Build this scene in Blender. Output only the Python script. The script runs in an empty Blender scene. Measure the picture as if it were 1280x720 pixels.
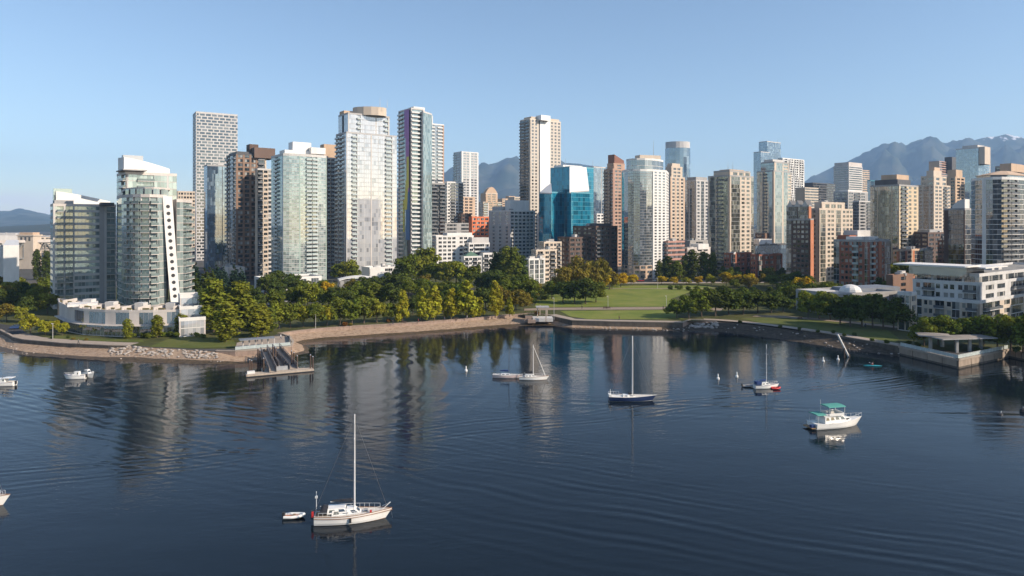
import bpy, math, random
from mathutils import Vector, noise
from mathutils.geometry import tessellate_polygon
R = math.radians
rnd = random.Random(7)
C = bpy.context.scene
COL = C.collection
# ------------------------------------------------------------------ camera, sky, sun, exposure
F, HC, HY, PX = 853.33, 40.0, 280.0, 640.0        # focal (px at 1280 wide), camera height (m), horizon row, centre column
cam = bpy.data.cameras.new('camera'); co = bpy.data.objects.new('camera', cam); COL.objects.link(co)
co.location = (0, 0, HC); co.rotation_euler = (R(90), 0, 0)
cam.sensor_width = 36; cam.lens = 24; cam.shift_y = -80/1280
cam.clip_start = 1; cam.clip_end = 40000
C.camera = co
SUN_AZ, SUN_EL = R(20), R(30)                     # azimuth: right of the view, turned behind the camera
to_sun = Vector((math.cos(SUN_AZ)*math.cos(SUN_EL), -math.sin(SUN_AZ)*math.cos(SUN_EL), math.sin(SUN_EL)))
W = bpy.data.worlds.new("World"); C.world = W; W.use_nodes = True
nt = W.node_tree; bg = nt.nodes['Background']
sky = nt.nodes.new('ShaderNodeTexSky'); sky.sky_type = 'NISHITA'; sky.sun_disc = False
sky.sun_elevation = SUN_EL
sky.sun_rotation = math.atan2(to_sun.x, to_sun.y)
sky.air_density = 1.0; sky.dust_density = 0.5; sky.ozone_density = 1.8; sky.altitude = 40
tc_ = nt.nodes.new('ShaderNodeTexCoord'); mp_ = nt.nodes.new('ShaderNodeMapping'); mp_.inputs['Scale'].default_value = (3.2, 3.2, 26)
nz_ = nt.nodes.new('ShaderNodeTexNoise'); nz_.inputs['Scale'].default_value = 1.6; nz_.inputs['Detail'].default_value = 6; nt.links.new(tc_.outputs['Generated'], mp_.inputs[0]); nt.links.new(mp_.outputs[0], nz_.inputs['Vector'])
sp_ = nt.nodes.new('ShaderNodeSeparateXYZ'); nt.links.new(tc_.outputs['Generated'], sp_.inputs[0])
def _mr(src, a, b, c, d):
    x = nt.nodes.new('ShaderNodeMapRange'); x.interpolation_type = 'SMOOTHSTEP'; nt.links.new(src, x.inputs[0])
    for i, v in zip((1, 2, 3, 4), (a, b, c, d)): x.inputs[i].default_value = v
    return x.outputs[0]
def _mul(a, b):
    x = nt.nodes.new('ShaderNodeMath'); x.operation = 'MULTIPLY'; nt.links.new(a, x.inputs[0]); nt.links.new(b, x.inputs[1]); return x.outputs[0]
cl_ = _mul(_mul(_mr(nz_.outputs[0], .46, .64, 0, .8), _mr(sp_.outputs[2], .1, .02, 0, 1)), _mr(sp_.outputs[0], -.2, -.5, 0, 1))   # low cloud bank on the left horizon
mx_ = nt.nodes.new('ShaderNodeMix'); mx_.data_type = 'RGBA'; nt.links.new(cl_, mx_.inputs['Factor']); nt.links.new(sky.outputs[0], mx_.inputs['A']); mx_.inputs['B'].default_value = (6.5, 6.3, 6.4, 1)
nt.links.new(mx_.outputs['Result'], bg.inputs[0]); bg.inputs[1].default_value = 0.116
sl = bpy.data.lights.new('sun', 'SUN'); so = bpy.data.objects.new('sun', sl); COL.objects.link(so)
sl.energy = 5.0; sl.angle = R(0.5); sl.color = (1, 0.86, 0.70)
so.rotation_euler = to_sun.to_track_quat('Z', 'Y').to_euler()
so.location = to_sun*3000
vs = C.view_settings; C.display_settings.display_device = 'sRGB'
vs.view_transform = 'Standard'; vs.look = 'None'; vs.gamma = 1; vs.use_curve_mapping = False; vs.exposure = 0.5
cy = C.cycles
cy.use_denoising = True
try: cy.denoiser = 'OPENIMAGEDENOISE'
except Exception: pass
cy.max_bounces = 6; cy.diffuse_bounces = 2; cy.glossy_bounces = 3; cy.transmission_bounces = 2; cy.volume_bounces = 1
cy.transparent_max_bounces = 4; cy.sample_clamp_indirect = 6; cy.caustics_reflective = False; cy.caustics_refractive = False
C.render.use_persistent_data = False
cy.use_adaptive_sampling = True; cy.adaptive_threshold = 0.02
# ------------------------------------------------------------------ helpers
GZ = 2.5
def at(px, py, z=GZ):                              # point of the plane at height z seen at that place of the photo
    Y = F*(HC-z)/(py-HY); return Vector(((px-PX)/F*Y, Y, z))
def atY(px, Y, z=GZ): return Vector(((px-PX)/F*Y, Y, z))
def hz(py, Y): return HC-(py-HY)/F*Y
def lerp(a, b, t): return a+(b-a)*t
def tag(o, label=None, cat=None, group=None, kind=None):
    if label: o['label'] = label
    if cat: o['category'] = cat
    if group: o['group'] = group
    if kind: o['kind'] = kind
    return o
def empty(name, loc, rz=0, label=None, cat=None, group=None):
    o = bpy.data.objects.new(name, None); COL.objects.link(o); o.location = loc; o.rotation_euler = (0, 0, rz)
    o.empty_display_size = 0.5
    return tag(o, label, cat, group)
class MB:
    def __init__(s): s.v = []; s.f = []; s.m = []; s.mats = []; s.ix = {}
    def mi(s, m):
        k = m.name
        if k not in s.ix: s.ix[k] = len(s.mats); s.mats.append(m)
        return s.ix[k]
    def poly(s, pts, m):
        n = len(s.v); s.v += [tuple(p) for p in pts]; s.f.append(tuple(range(n, n+len(pts)))); s.m.append(s.mi(m))
    def box(s, o, d, e, u0, u1, n0, n1, z0, z1, m, bottom=True):   # o origin, d along, e outward
        P = lambda u, n, z: (o[0]+d[0]*u+e[0]*n, o[1]+d[1]*u+e[1]*n, o[2]+z)
        a = [P(u0, n0, z0), P(u1, n0, z0), P(u1, n1, z0), P(u0, n1, z0), P(u0, n0, z1), P(u1, n0, z1), P(u1, n1, z1), P(u0, n1, z1)]
        n = len(s.v); s.v += a; k = s.mi(m)
        fs = [(3, 2, 6, 7), (0, 3, 7, 4), (2, 1, 5, 6), (4, 7, 6, 5), (1, 0, 4, 5)]
        if bottom: fs.append((0, 1, 2, 3))
        for f in fs: s.f.append(tuple(n+i for i in f)); s.m.append(k)
    def bx(s, x0, x1, y0, y1, z0, z1, m): s.box((0, 0, 0), (1, 0), (0, -1), x0, x1, -y1, -y0, z0, z1, m)
    def prism(s, pts, z0, z1, m, mt=None, top=True):
        n = len(pts)
        for i in range(n):
            a, b = pts[i], pts[(i+1) % n]
            s.poly([(a[0], a[1], z0), (b[0], b[1], z0), (b[0], b[1], z1), (a[0], a[1], z1)], m)
        if top: s.poly([(p[0], p[1], z1) for p in pts], mt or m)
    def tube(s, a, b, r0, r1, m, n=6, cap=True):
        a, b = Vector(a), Vector(b); z = (b-a).normalized()
        x = z.orthogonal().normalized(); y = z.cross(x)
        k = len(s.v)
        for p, r in ((a, r0), (b, r1)):
            for i in range(n):
                t = 2*math.pi*i/n; s.v.append(tuple(p+(x*math.cos(t)+y*math.sin(t))*r))
        for i in range(n):
            j = (i+1) % n; s.f.append((k+i, k+j, k+n+j, k+n+i)); s.m.append(s.mi(m))
        if cap:
            s.f.append(tuple(k+n+i for i in range(n))); s.m.append(s.mi(m))
            s.f.append(tuple(k+n-1-i for i in range(n))); s.m.append(s.mi(m))
    def loft(s, rings, m, cap=True, closed=True):
        k = len(s.v); n = len(rings[0])
        for r in rings: s.v += [tuple(p) for p in r]
        for j in range(len(rings)-1):
            for i in range(n if closed else n-1):
                i2 = (i+1) % n; a = k+j*n
                s.f.append((a+i, a+i2, a+n+i2, a+n+i)); s.m.append(s.mi(m))
        if cap:
            s.f.append(tuple(k+n-1-i for i in range(n))); s.m.append(s.mi(m))
            a = k+(len(rings)-1)*n; s.f.append(tuple(a+i for i in range(n))); s.m.append(s.mi(m))
    def mesh(s, name, smooth=False):
        me = bpy.data.meshes.new(name); me.from_pydata(s.v, [], s.f)
        for m in s.mats: me.materials.append(m)
        me.polygons.foreach_set('material_index', s.m)
        if smooth: me.polygons.foreach_set('use_smooth', [True]*len(s.f))
        me.update(); return me
    def build(s, name, parent=None, loc=(0, 0, 0), rz=0, smooth=False):
        o = bpy.data.objects.new(name, s.mesh(name, smooth)); COL.objects.link(o)
        o.location = loc; o.rotation_euler = (0, 0, rz)
        if parent: o.parent = parent
        return o
def inst(name, me, parent=None, loc=(0, 0, 0), rz=0, sc=None):
    o = bpy.data.objects.new(name, me); COL.objects.link(o); o.location = loc; o.rotation_euler = (0, 0, rz)
    if sc: o.scale = sc
    if parent: o.parent = parent
    return o
def copy_tree(o, parent=None):
    c = o.copy(); COL.objects.link(c)
    if parent: c.parent = parent
    for ch in list(o.children): copy_tree(ch, c)
    return c
# ------------------------------------------------------------------ materials
MATS = {}
def newmat(name):
    m = bpy.data.materials.new(name); m.use_nodes = True; MATS[name] = m
    n = m.node_tree.nodes; return m, n, m.node_tree.links, n['Principled BSDF']
def pm(name, col, rough=.75, var=.12, scale=.25, metal=0.0, stretch=(1, 1, .35), spec=.4, bump=0):
    if name in MATS: return MATS[name]
    m, n, l, p = newmat(name)
    tc = n.new('ShaderNodeTexCoord'); mp = n.new('ShaderNodeMapping'); mp.inputs['Scale'].default_value = stretch
    nz = n.new('ShaderNodeTexNoise'); nz.inputs['Scale'].default_value = scale; nz.inputs['Detail'].default_value = 5
    nz.inputs['Roughness'].default_value = .65
    l.new(tc.outputs['Object'], mp.inputs[0]); l.new(mp.outputs[0], nz.inputs['Vector'])
    r = n.new('ShaderNodeValToRGB'); e = r.color_ramp.elements
    e[0].position = .3; e[1].position = .7
    e[0].color = tuple(max(0, c*(1-var)) for c in col)+(1,); e[1].color = tuple(min(1, c*(1+var)) for c in col)+(1,)
    l.new(nz.outputs[0], r.inputs[0]); l.new(r.outputs[0], p.inputs['Base Color'])
    p.inputs['Roughness'].default_value = rough; p.inputs['Metallic'].default_value = metal
    p.inputs['Specular IOR Level'].default_value = spec
    if bump:
        b = n.new('ShaderNodeBump'); b.inputs['Strength'].default_value = bump; b.inputs['Distance'].default_value = .3
        l.new(nz.outputs[0], b.inputs['Height']); l.new(b.outputs[0], p.inputs['Normal'])
    return m
def glass(name, dark, light, refl=.2, gl=(1, 1, 1), plight=.25, rough=.03, lo=.55):
    """opaque building glass: per-pane interior tone (dark room / pale blind) under a mirror coat"""
    if name in MATS: return MATS[name]
    m, n, l, p = newmat(name); n.remove(p)
    out = n['Material Output']
    g = n.new('ShaderNodeNewGeometry'); oi = n.new('ShaderNodeObjectInfo')
    ad = n.new('ShaderNodeMath'); ad.operation = 'ADD'; l.new(g.outputs['Random Per Island'], ad.inputs[0]); l.new(oi.outputs['Random'], ad.inputs[1])
    fr = n.new('ShaderNodeMath'); fr.operation = 'FRACT'; l.new(ad.outputs[0], fr.inputs[0])
    r = n.new('ShaderNodeValToRGB'); e = r.color_ramp.elements
    e[0].position = 0; e[0].color = tuple(c*lo for c in dark)+(1,)
    e[1].position = 1; e[1].color = tuple(light)+(1,)
    x = e.new(max(.02, 1-plight-.12)); x.color = tuple(c*1.3 for c in dark)+(1,)
    x = e.new(max(.05, 1-plight)); x.color = tuple(lerp(a, b, .6) for a, b in zip(dark, light))+(1,)
    l.new(fr.outputs[0], r.inputs[0])
    d = n.new('ShaderNodeBsdfDiffuse'); l.new(r.outputs[0], d.inputs[0])
    s = n.new('ShaderNodeBsdfGlossy'); s.inputs['Roughness'].default_value = rough; s.inputs[0].default_value = tuple(gl)+(1,)
    tc = n.new('ShaderNodeTexCoord'); nz = n.new('ShaderNodeTexNoise'); nz.inputs['Scale'].default_value = .35
    l.new(g.outputs['Position'], nz.inputs['Vector'])
    b = n.new('ShaderNodeBump'); b.inputs['Strength'].default_value = .035; b.inputs['Distance'].default_value = .3
    l.new(nz.outputs[0], b.inputs['Height']); l.new(b.outputs[0], s.inputs['Normal'])
    lw = n.new('ShaderNodeFresnel'); lw.inputs[0].default_value = 1.5
    mr = n.new('ShaderNodeMapRange'); mr.inputs[3].default_value = refl; mr.inputs[4].default_value = 1
    l.new(lw.outputs[0], mr.inputs[0])
    mx = n.new('ShaderNodeMixShader'); l.new(mr.outputs[0], mx.inputs[0]); l.new(d.outputs[0], mx.inputs[1]); l.new(s.outputs[0], mx.inputs[2])
    l.new(mx.outputs[0], out.inputs[0])
    return m
WHITE = pm('white_paint', (.68, .66, .63), .6, .1)
PINKW = pm('pinkish_white_render', (.54, .49, .45), .7, .14)
GREYW = pm('pale_grey_concrete', (.52, .5, .48), .8, .1)
MIDG = pm('grey_concrete', (.34, .33, .32), .8, .12)
DARKG = pm('dark_grey_cladding', (.085, .085, .09), .6, .2)
BLACKM = pm('black_metal', (.03, .03, .033), .5, .2)
BEIGE = pm('beige_concrete', (.55, .46, .37), .8, .1)
TAN = pm('tan_stucco', (.5, .36, .25), .8, .1)
PEACH = pm('peach_stucco', (.55, .4, .29), .8, .1)
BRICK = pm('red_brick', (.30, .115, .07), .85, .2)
BRICKO = pm('orange_and_sunlit_brick', (.48, .19, .1), .85, .15)  # also stands for sunlight on the right faces of darker brick
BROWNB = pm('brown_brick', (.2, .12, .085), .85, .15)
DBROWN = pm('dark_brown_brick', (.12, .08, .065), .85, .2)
TEALP = pm('teal_spandrel', (.08, .25, .3), .3, .15)
METAL = pm('grey_metal', (.42, .43, .44), .4, .1, metal=.5)
ROOFG = pm('roof_gravel', (.26, .25, .23), .95, .2)
ROOFW = pm('white_roof_membrane', (.7, .68, .65), .8, .1)
GREENR = pm('planted_roof', (.17, .14, .06), .95, .3)
RAILG = pm('rail_panel', (.4, .46, .45), .25, .12)
RAILS = pm('smoked_rail', (.15, .19, .185), .2, .12)
RAILD = pm('dark_rail', (.1, .11, .12), .4, .12)
RAILW = pm('pale_rail', (.62, .62, .6), .4, .1)
G_CLEAR = glass('clear_glass', (.03, .04, .045), (.42, .41, .38), .1)
G_DARK = glass('dark_glass', (.02, .026, .03), (.2, .2, .19), .14, plight=.15)
G_GREEN = glass('pale_green_glass', (.17, .21, .205), (.36, .42, .4), .2, (.9, 1, .97), .45, lo=.75)
G_BLUE = glass('blue_glass', (.05, .085, .13), (.2, .27, .33), .26, (.85, .94, 1), .2, lo=.75)
G_WHITE = glass('silver_glass', (.36, .37, .39), (.52, .52, .53), .22, (1, 1, 1), .6, lo=.62)
G_TEAL = glass('teal_glass', (.008, .13, .22), (.015, .2, .31), .1, (.4, .8, 1), .4)
G_BRONZE = glass('bronze_green_glass', (.045, .05, .042), (.3, .3, .25), .18, (1, .97, .9), .25)
G_GREY = glass('grey_glass', (.075, .09, .1), (.22, .24, .26), .24, (.95, .98, 1), .2, lo=.75)
# ------------------------------------------------------------------ building kit
def win_quads(w, h, glassm, framem, pw=1.4, sill=0.0, panelm=None):
    q = [([(-w/2, 0, 0), (w/2, 0, 0), (w/2, 0, h), (-w/2, 0, h)], framem)]
    n = max(1, round(w/pw)); g = min(.12, w*.06); a = w/n
    for i in range(n):
        x0, x1 = -w/2+i*a+g/2, -w/2+(i+1)*a-g/2
        if sill > 0:
            q.append(([(x0, -.03, .04), (x1, -.03, .04), (x1, -.03, sill-.04), (x0, -.03, sill-.04)], panelm or glassm))
        q.append(([(x0, -.03, sill+.04), (x1, -.03, sill+.04), (x1, -.03, h-.05), (x0, -.03, h-.05)], glassm))
    return q
def bal_quads(w, dp, slabm, railm, inn=.6):
    m = MB()
    m.bx(-w/2, w/2, -dp, inn, -.1, .12, slabm)
    m.bx(-w/2+.03, w/2-.03, -dp+.03, -dp+.08, .14, 1.1, railm)
    m.bx(-w/2+.03, -w/2+.08, -dp+.09, 0, .14, 1.1, railm); m.bx(w/2-.08, w/2-.03, -dp+.09, 0, .14, 1.1, railm)
    return [([m.v[i] for i in f], m.mats[k]) for f, k in zip(m.f, m.m)]
CACHE = {}
class T:
    """one building: an Empty at its base, children wall, window, balcony, roof ..."""
    def __init__(s, name, label, px, Y, cat='building', group=None, wall=GREYW, acc=BRICK, slab=None, gl=G_CLEAR, frame=None, rail=RAILG, pan=None, cap=100, z=GZ, pw=1.4, roofm=ROOFG, bd=1.1):
        s.o = atY(px, Y, z); s.e = empty(name, s.o, 0, label, cat, group); s.w = MB()
        s.wall, s.acc, s.gl, s.rail, s.pan, s.cap, s.pw, s.roofm, s.bd = wall, acc, gl, rail, pan, cap, pw, roofm, bd
        s.slab = slab or wall; s.frame = frame or s.slab; s.wins = []; s.bals = []; s.Y = Y; s.dz = 0; s.nr = 0
    def face(s, A, B, z0, z1, n, pat, vis=True):
        A = Vector((A[0], A[1])); B = Vector((B[0], B[1])); d = B-A; L = d.length
        if L < .05: return
        d /= L; e = Vector((d.y, -d.x)); o = (A.x-s.o.x, A.y-s.o.y, z0-s.o.z); H = z1-z0; fh = H/n; rz = math.atan2(d.y, d.x)
        box = lambda *a: s.w.box(o, d, e, *a, bottom=False)
        mid = (A+B)/2; dist = Vector((mid.x, mid.y, 0)).length; cs = -(mid.x*e.x+mid.y*e.y)/dist
        if not pat or not vis:
            s.w.poly([(o[0], o[1], o[2]), (o[0]+d.x*L, o[1]+d.y*L, o[2]), (o[0]+d.x*L, o[1]+d.y*L, o[2]+H), (o[0], o[1], o[2]+H)], s.wall); return
        ps = [(p[0], float(p[1:] or 1)) for p in pat.split()]; tot = sum(p[1] for p in ps); k = L/tot; u = 0
        a, b = .05, L-.05
        s.w.poly([(o[0]+d.x*a-e.x*.7, o[1]+d.y*a-e.y*.7, o[2]), (o[0]+d.x*b-e.x*.7, o[1]+d.y*b-e.y*.7, o[2]), (o[0]+d.x*b-e.x*.7, o[1]+d.y*b-e.y*.7, o[2]+H), (o[0]+d.x*a-e.x*.7, o[1]+d.y*a-e.y*.7, o[2]+H)], s.wall)
        def win(u0, u1, nn, zb, h, **kw):
            w = u1-u0; c = (u0+u1)/2
            s.wins.append((w*h*max(cs, 0.001)/dist**2, (o[0]+d.x*c+e.x*nn, o[1]+d.y*c+e.y*nn, o[2]+zb), rz, round(w, 2), round(h, 2), kw, cs > 0))
        for t, wd in ps:
            u0, u1 = u, u+wd*k; u = u1; c = (u0+u1)/2
            if t in 'sk': box(u0, u1, -.72, .0 if t == 's' else .12, 0, H, s.wall if t == 's' else s.acc); continue
            if t == 'f': box(u0, u1, -.72, .45, 0, H, s.slab); continue
            if t == 'd': box(u0, u1, -.72, -.5, 0, H, DARKG); continue
            for i in range(n):
                z = i*fh
                if t == 'w':       # punched window
                    mg = .15*(u1-u0)
                    box(u0, u1, -.72, -.002, z, z+fh*.3, s.wall)
                    box(u0, u1, -.72, -.002, z+fh*.86, z+fh, s.wall)
                    box(u0, u0+mg, -.72, -.002, z+fh*.3, z+fh*.86, s.wall); box(u1-mg, u1, -.72, -.002, z+fh*.3, z+fh*.86, s.wall)
                    win(u0+mg, u1-mg, -.22, z+fh*.3, fh*.56)
                elif t == 'W':     # wide punched window
                    box(u0, u1, -.72, -.002, z, z+fh*.24, s.wall)
                    box(u0, u1, -.72, -.002, z+fh*.9, z+fh, s.wall)
                    win(u0, u1, -.3, z+fh*.24, fh*.66)
                elif t == 'a':     # window with accent spandrel
                    box(u0, u1, -.72, -.05, z, z+fh*.33, s.acc)
                    win(u0, u1, -.22, z+fh*.33, fh*.67)
                elif t == 'r':     # ribbon window, pale band
                    box(u0, u1, -.72, .04, z, z+fh*.42, s.slab)
                    win(u0, u1, -.15, z+fh*.42, fh*.58)
                elif t == 'g':     # glazed bay with slab edge
                    box(u0, u1, -.72, .03, z, z+.22, s.slab)
                    win(u0, u1, -.04, z+.22, fh-.22, sill=(.85 if s.pan else 0))
                elif t == 'c':     # curtain wall
                    win(u0, u1, -.02, z, fh, sill=(.9 if s.pan else 0))
                elif t == 'b':     # balcony bay
                    win(u0, u1, -.6, z+.1, fh-.2)
                    s.bals.append((wd*k*1.2*max(cs, .001)/dist**2, (o[0]+d.x*c, o[1]+d.y*c, o[2]+z+.05), rz, round(wd*k-.1, 2), cs > 0))
            if t in 'war': pass
        # thin returns where bays meet
        u = 0
        for t, wd in ps:
            if t == 'b':
                for q in (u, u+wd*k): box(max(0, q-.06), min(L, q+.06), -.71, -.01, 0, H, s.wall)
            u += wd*k
    def tops(s, pts, z, par=.9, rm=None):
        s.nr += 1
        m = MB(); n = len(pts); lp = [(p[0]-s.o.x, p[1]-s.o.y) for p in pts]
        m.poly([(p[0], p[1], z-s.o.z) for p in lp], rm or s.roofm)
        for i in range(n):
            A, B = Vector(lp[i]), Vector(lp[(i+1) % n]); d = B-A; L = d.length
            if L < .1: continue
            d /= L; e = (d.y, -d.x)
            m.box((A.x, A.y, z-s.o.z), d, e, -.04, L+.04, -.35, .06, -.25-.011*(i % 3), par+.017*(i % 5), s.slab)
        m.build('roof', s.e)
    def poly(s, pts, z0, z1, n, pats, closed=True, par=.9, rm=None):
        m = len(pts)
        for i in range(m):
            p = pats[i] if i < len(pats) else None
            s.face(pts[i], pts[(i+1) % m], z0, z1, n, p)
        s.tops(pts, z1, par, rm)
    def foot(s, pl, pmid, pr, Y, th, dl=None, dr=None):
        t = R(th); k = lambda p: (p-PX)/F
        M = Vector((k(pmid)*Y, Y)); l = Vector((-math.sin(t), math.cos(t))); r = Vector((math.cos(t), math.sin(t)))
        a = dl or (M.x-k(pl)*M.y)/(math.sin(t)+k(pl)*math.cos(t))
        b = dr or (k(pr)*M.y-M.x)/(math.cos(t)-k(pr)*math.sin(t))
        if not (2 < a < 120 and 2 < b < 120): print('FOOT', s.e.name, pl, pmid, pr, Y, round(a, 1), round(b, 1))
        Lp, Rp = M+l*a, M+r*b
        return [M, Rp, Rp+l*a, Lp]
    def box(s, pl, pmid, pr, ytop, Y, th, lp, rp, fh=3.0, zb=None, dl=None, dr=None, par=.9, sp=None, rm=None, ztop=None):
        p = s.foot(pl, pmid, pr, Y, th, dl, dr); z0 = s.o.z if zb is None else zb; z1 = ztop or hz(ytop, Y)
        n = max(1, round((z1-z0)/fh))
        s.poly(p, z0, z1, n, [rp, sp, None, lp], par=par, rm=rm)
        return p, z1
    def block(s, name, pl, pmid, pr, ytop, ybot, Y, th, m, dl=None, dr=None, mt=None, slope=0, zb=None):
        p = s.foot(pl, pmid, pr, Y, th, dl, dr); z1 = hz(ytop, Y); z0 = zb if zb is not None else hz(ybot, Y); b = MB()
        q = [(v.x-s.o.x, v.y-s.o.y) for v in p]; zz = [z1, z1-slope, z1-slope, z1]; n = 4
        for i in range(4):
            j = (i+1) % 4
            b.poly([(q[i][0], q[i][1], z0-s.o.z), (q[j][0], q[j][1], z0-s.o.z), (q[j][0], q[j][1], zz[j]-s.o.z), (q[i][0], q[i][1], zz[i]-s.o.z)], m)
        b.poly([(q[i][0], q[i][1], zz[i]-s.o.z) for i in range(4)], mt or m)
        return b.build(name, s.e)
    def clutter(s, pts, z, n=4, seed=1):      # plant boxes, vents on a roof
        r = random.Random(seed); c = sum((Vector(p[:2]) for p in pts), Vector((0, 0)))/len(pts)
        for i in range(n):
            t = r.random()*.62; v = lerp(c, Vector(pts[r.randrange(len(pts))][:2]), t); m = MB()
            w, d, h = r.uniform(1.2, 4.5), r.uniform(1.2, 3.5), r.uniform(.9, 2.6)
            m.bx(-w/2, w/2, -d/2, d/2, 0, h, r.choice([GREYW, MIDG, METAL])); m.bx(-w/2-.1, w/2+.1, -d/2-.1, d/2+.1, h, h+.12, MIDG)
            m.build('roof_plant_box', s.e, (v.x-s.o.x, v.y-s.o.y, z-s.o.z), r.random()*.3+.5)
    def antenna(s, px, ytop, ybot, Y, r=.12):
        m = MB(); a = atY(px, Y, hz(ybot, Y))-s.o; b = atY(px, Y, hz(ytop, Y))-s.o; m.tube(a, b, r*1.6, r*.6, METAL); m.build('antenna', s.e)
    def done(s):
        s.w.build('wall', s.e)
        s.wins.sort(key=lambda w: -w[0]*w[6]); big = MB()
        for i, (_, loc, rz, w, h, kw, v) in enumerate(s.wins):
            key = (w, h, s.gl.name, s.frame.name, s.pw, kw.get('sill', 0), s.pan.name if s.pan else '')
            if i < s.cap and v:
                if key not in CACHE:
                    m = MB()
                    for q, mt in win_quads(w, h, s.gl, s.frame, s.pw, kw.get('sill', 0), s.pan): m.poly(q, mt)
                    CACHE[key] = m.mesh('window')
                inst('window', CACHE[key], s.e, loc, rz)
            else:
                c, sn = math.cos(rz), math.sin(rz)
                for q, mt in win_quads(w, h, s.gl, s.frame, s.pw, kw.get('sill', 0), s.pan):
                    big.poly([(loc[0]+x*c-y*sn, loc[1]+x*sn+y*c, loc[2]+z) for x, y, z in q], mt)
        if big.f: tag(big.build('window', s.e), kind='stuff')
        s.bals.sort(key=lambda w: -w[0]*w[4]); big = MB()
        for i, (_, loc, rz, w, v) in enumerate(s.bals):
            key = ('b', w, s.slab.name, s.rail.name, s.bd)
            if i < s.cap and v:
                if key not in CACHE:
                    m = MB()
                    for q, mt in bal_quads(w, s.bd, s.slab, s.rail): m.poly(q, mt)
                    CACHE[key] = m.mesh('balcony')
                inst('balcony', CACHE[key], s.e, loc, rz)
            else:
                c, sn = math.cos(rz), math.sin(rz)
                for q, mt in bal_quads(w, s.bd, s.slab, s.rail):
                    big.poly([(loc[0]+x*c-y*sn, loc[1]+x*sn+y*c, loc[2]+z) for x, y, z in q], mt)
        if big.f: tag(big.build('balcony', s.e), kind='stuff')
        return s
# ------------------------------------------------------------------ buildings
TH = 36
def PY(*l): return [Vector(((px-PX)/F*Y, Y)) for px, Y in l]
# white slab block at the far left edge
t = T('apartment_block', 'white apartment block with stacked balcony rows, cut off by the left edge of the view', 8, 420, cap=60, wall=WHITE, gl=G_DARK, rail=RAILW)
p, z = t.box(-50, -44, 19, 309, 420, TH, None, 'w1 b4 w1 b4 w1 b4 s.3', 3.0)
t.block('stair_tower', 4, 8, 23, 300, 350, 450, TH, WHITE); t.clutter(p, z, 3, 2); t.done()
# tower A
t = T('apartment_tower', "pale slab tower with a curved white roof screen, left of the curved green tower", 100, 300, wall=GREYW, acc=MIDG, slab=PINKW, gl=G_GREEN, frame=GREYW, rail=RAILS, pan=GREYW)
p, z = t.box(63, 66.5, 145, 257, 300, 38, 'g2 s.5', 'g1.2 b2.2 s.5 b2.6 s.4 g2.4 g2.4 g2.4 g1.2 k1.6 s.8 b3 s.3', 2.9)
t.block('penthouse', 66, 68, 92, 250, 257, 303, 38, MIDG, mt=ROOFG); t.block('penthouse', 124, 126, 143, 253, 257, 306, 38, DARKG)
b = MB(); o = t.o                                 # curved white roof screen
q = PY((70, 305), (138, 325)); N = 10
for i in range(N):
    f0, f1 = i/N, (i+1)/N
    za, zb_ = [z+lerp(6.6, 2.6, f**1.3) for f in (f0, f1)]
    A, B = q[0].lerp(q[1], f0), q[0].lerp(q[1], f1)
    d = (B-A).normalized(); e = Vector((d.y, -d.x))
    A -= o.xy; B -= o.xy
    for s_, nn in ((0, 0), (1, -.5)):
        P = [A+e*nn, B+e*nn]; pts = [(P[0].x, P[0].y, z-o.z), (P[1].x, P[1].y, z-o.z), (P[1].x, P[1].y, zb_-o.z), (P[0].x, P[0].y, za-o.z)]
        b.poly(pts if s_ == 0 else pts[::-1], WHITE)
    b.poly([(A.x, A.y, za-o.z), (B.x, B.y, zb_-o.z), (B.x-e.x*.5, B.y-e.y*.5, zb_-o.z), (A.x-e.x*.5, A.y-e.y*.5, za-o.z)], WHITE)
b.build('roof_screen', t.e)
t.block('glass_screen', 66, 67, 88, 235.5, 252, 307, 38, G_GREEN, dr=7); t.done()
# tower B: rear block + curved glass front + fin with round holes
t = T('curved_tower', "curved pale green glass tower with a white fin of round holes, above the podium", 190, 272, wall=GREYW, slab=PINKW, gl=G_GREEN, rail=RAILS, frame=MIDG)
p, z = t.box(146, 157, 221, 217, 286, 40, 'g2 b2', 's.6 g2 b4 g3 s.4 g2', 3.0, zb=16)
t.block('roof_canopy', 145, 154, 162, 211, 212.5, 282, 40, MIDG, dr=9)
b = MB(); q = PY((155, 291), (212, 306)); N = 8; o = t.o
for i in range(N):
    f0, f1 = i/N, (i+1)/N; za, zb_ = [z+lerp(7.4, 3.6, f**1.4) for f in (f0, f1)]
    A, B = q[0].lerp(q[1], f0)-o.xy, q[0].lerp(q[1], f1)-o.xy
    d = (B-A).normalized(); e = Vector((-d.y, d.x))*6
    b.poly([(A.x, A.y, z-o.z), (B.x, B.y, z-o.z), (B.x, B.y, zb_-o.z), (A.x, A.y, za-o.z)], WHITE)
    b.poly([(A.x, A.y, za-o.z), (B.x, B.y, zb_-o.z), (B.x+e.x, B.y+e.y, zb_-o.z), (A.x+e.x, A.y+e.y, za-o.z)], WHITE)
    if i == 0: b.poly([(A.x+e.x, A.y+e.y, z-o.z), (A.x, A.y, z-o.z), (A.x, A.y, za-o.z), (A.x+e.x, A.y+e.y, za-o.z)], WHITE)
b.build('roof_screen', t.e)
t.block('roof_plant_box', 152, 154, 170, 193.5, 205, 305, 40, METAL, dr=8)
arc = PY((146, 286), (147.5, 278), (152, 271), (158, 266.5), (166, 264), (176, 263), (187, 263.5), (197, 266), (208, 270))
zt = hz(246, 266); n = 15; pats = ['g1', 'g1', 'g1', 'b1', 'b1', 'b1', 'b1', 'g1 g1']
back = PY((210, 290), (150, 300))
for i in range(8): t.face(arc[i], arc[i+1], GZ+6, zt, n, pats[i])
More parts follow.
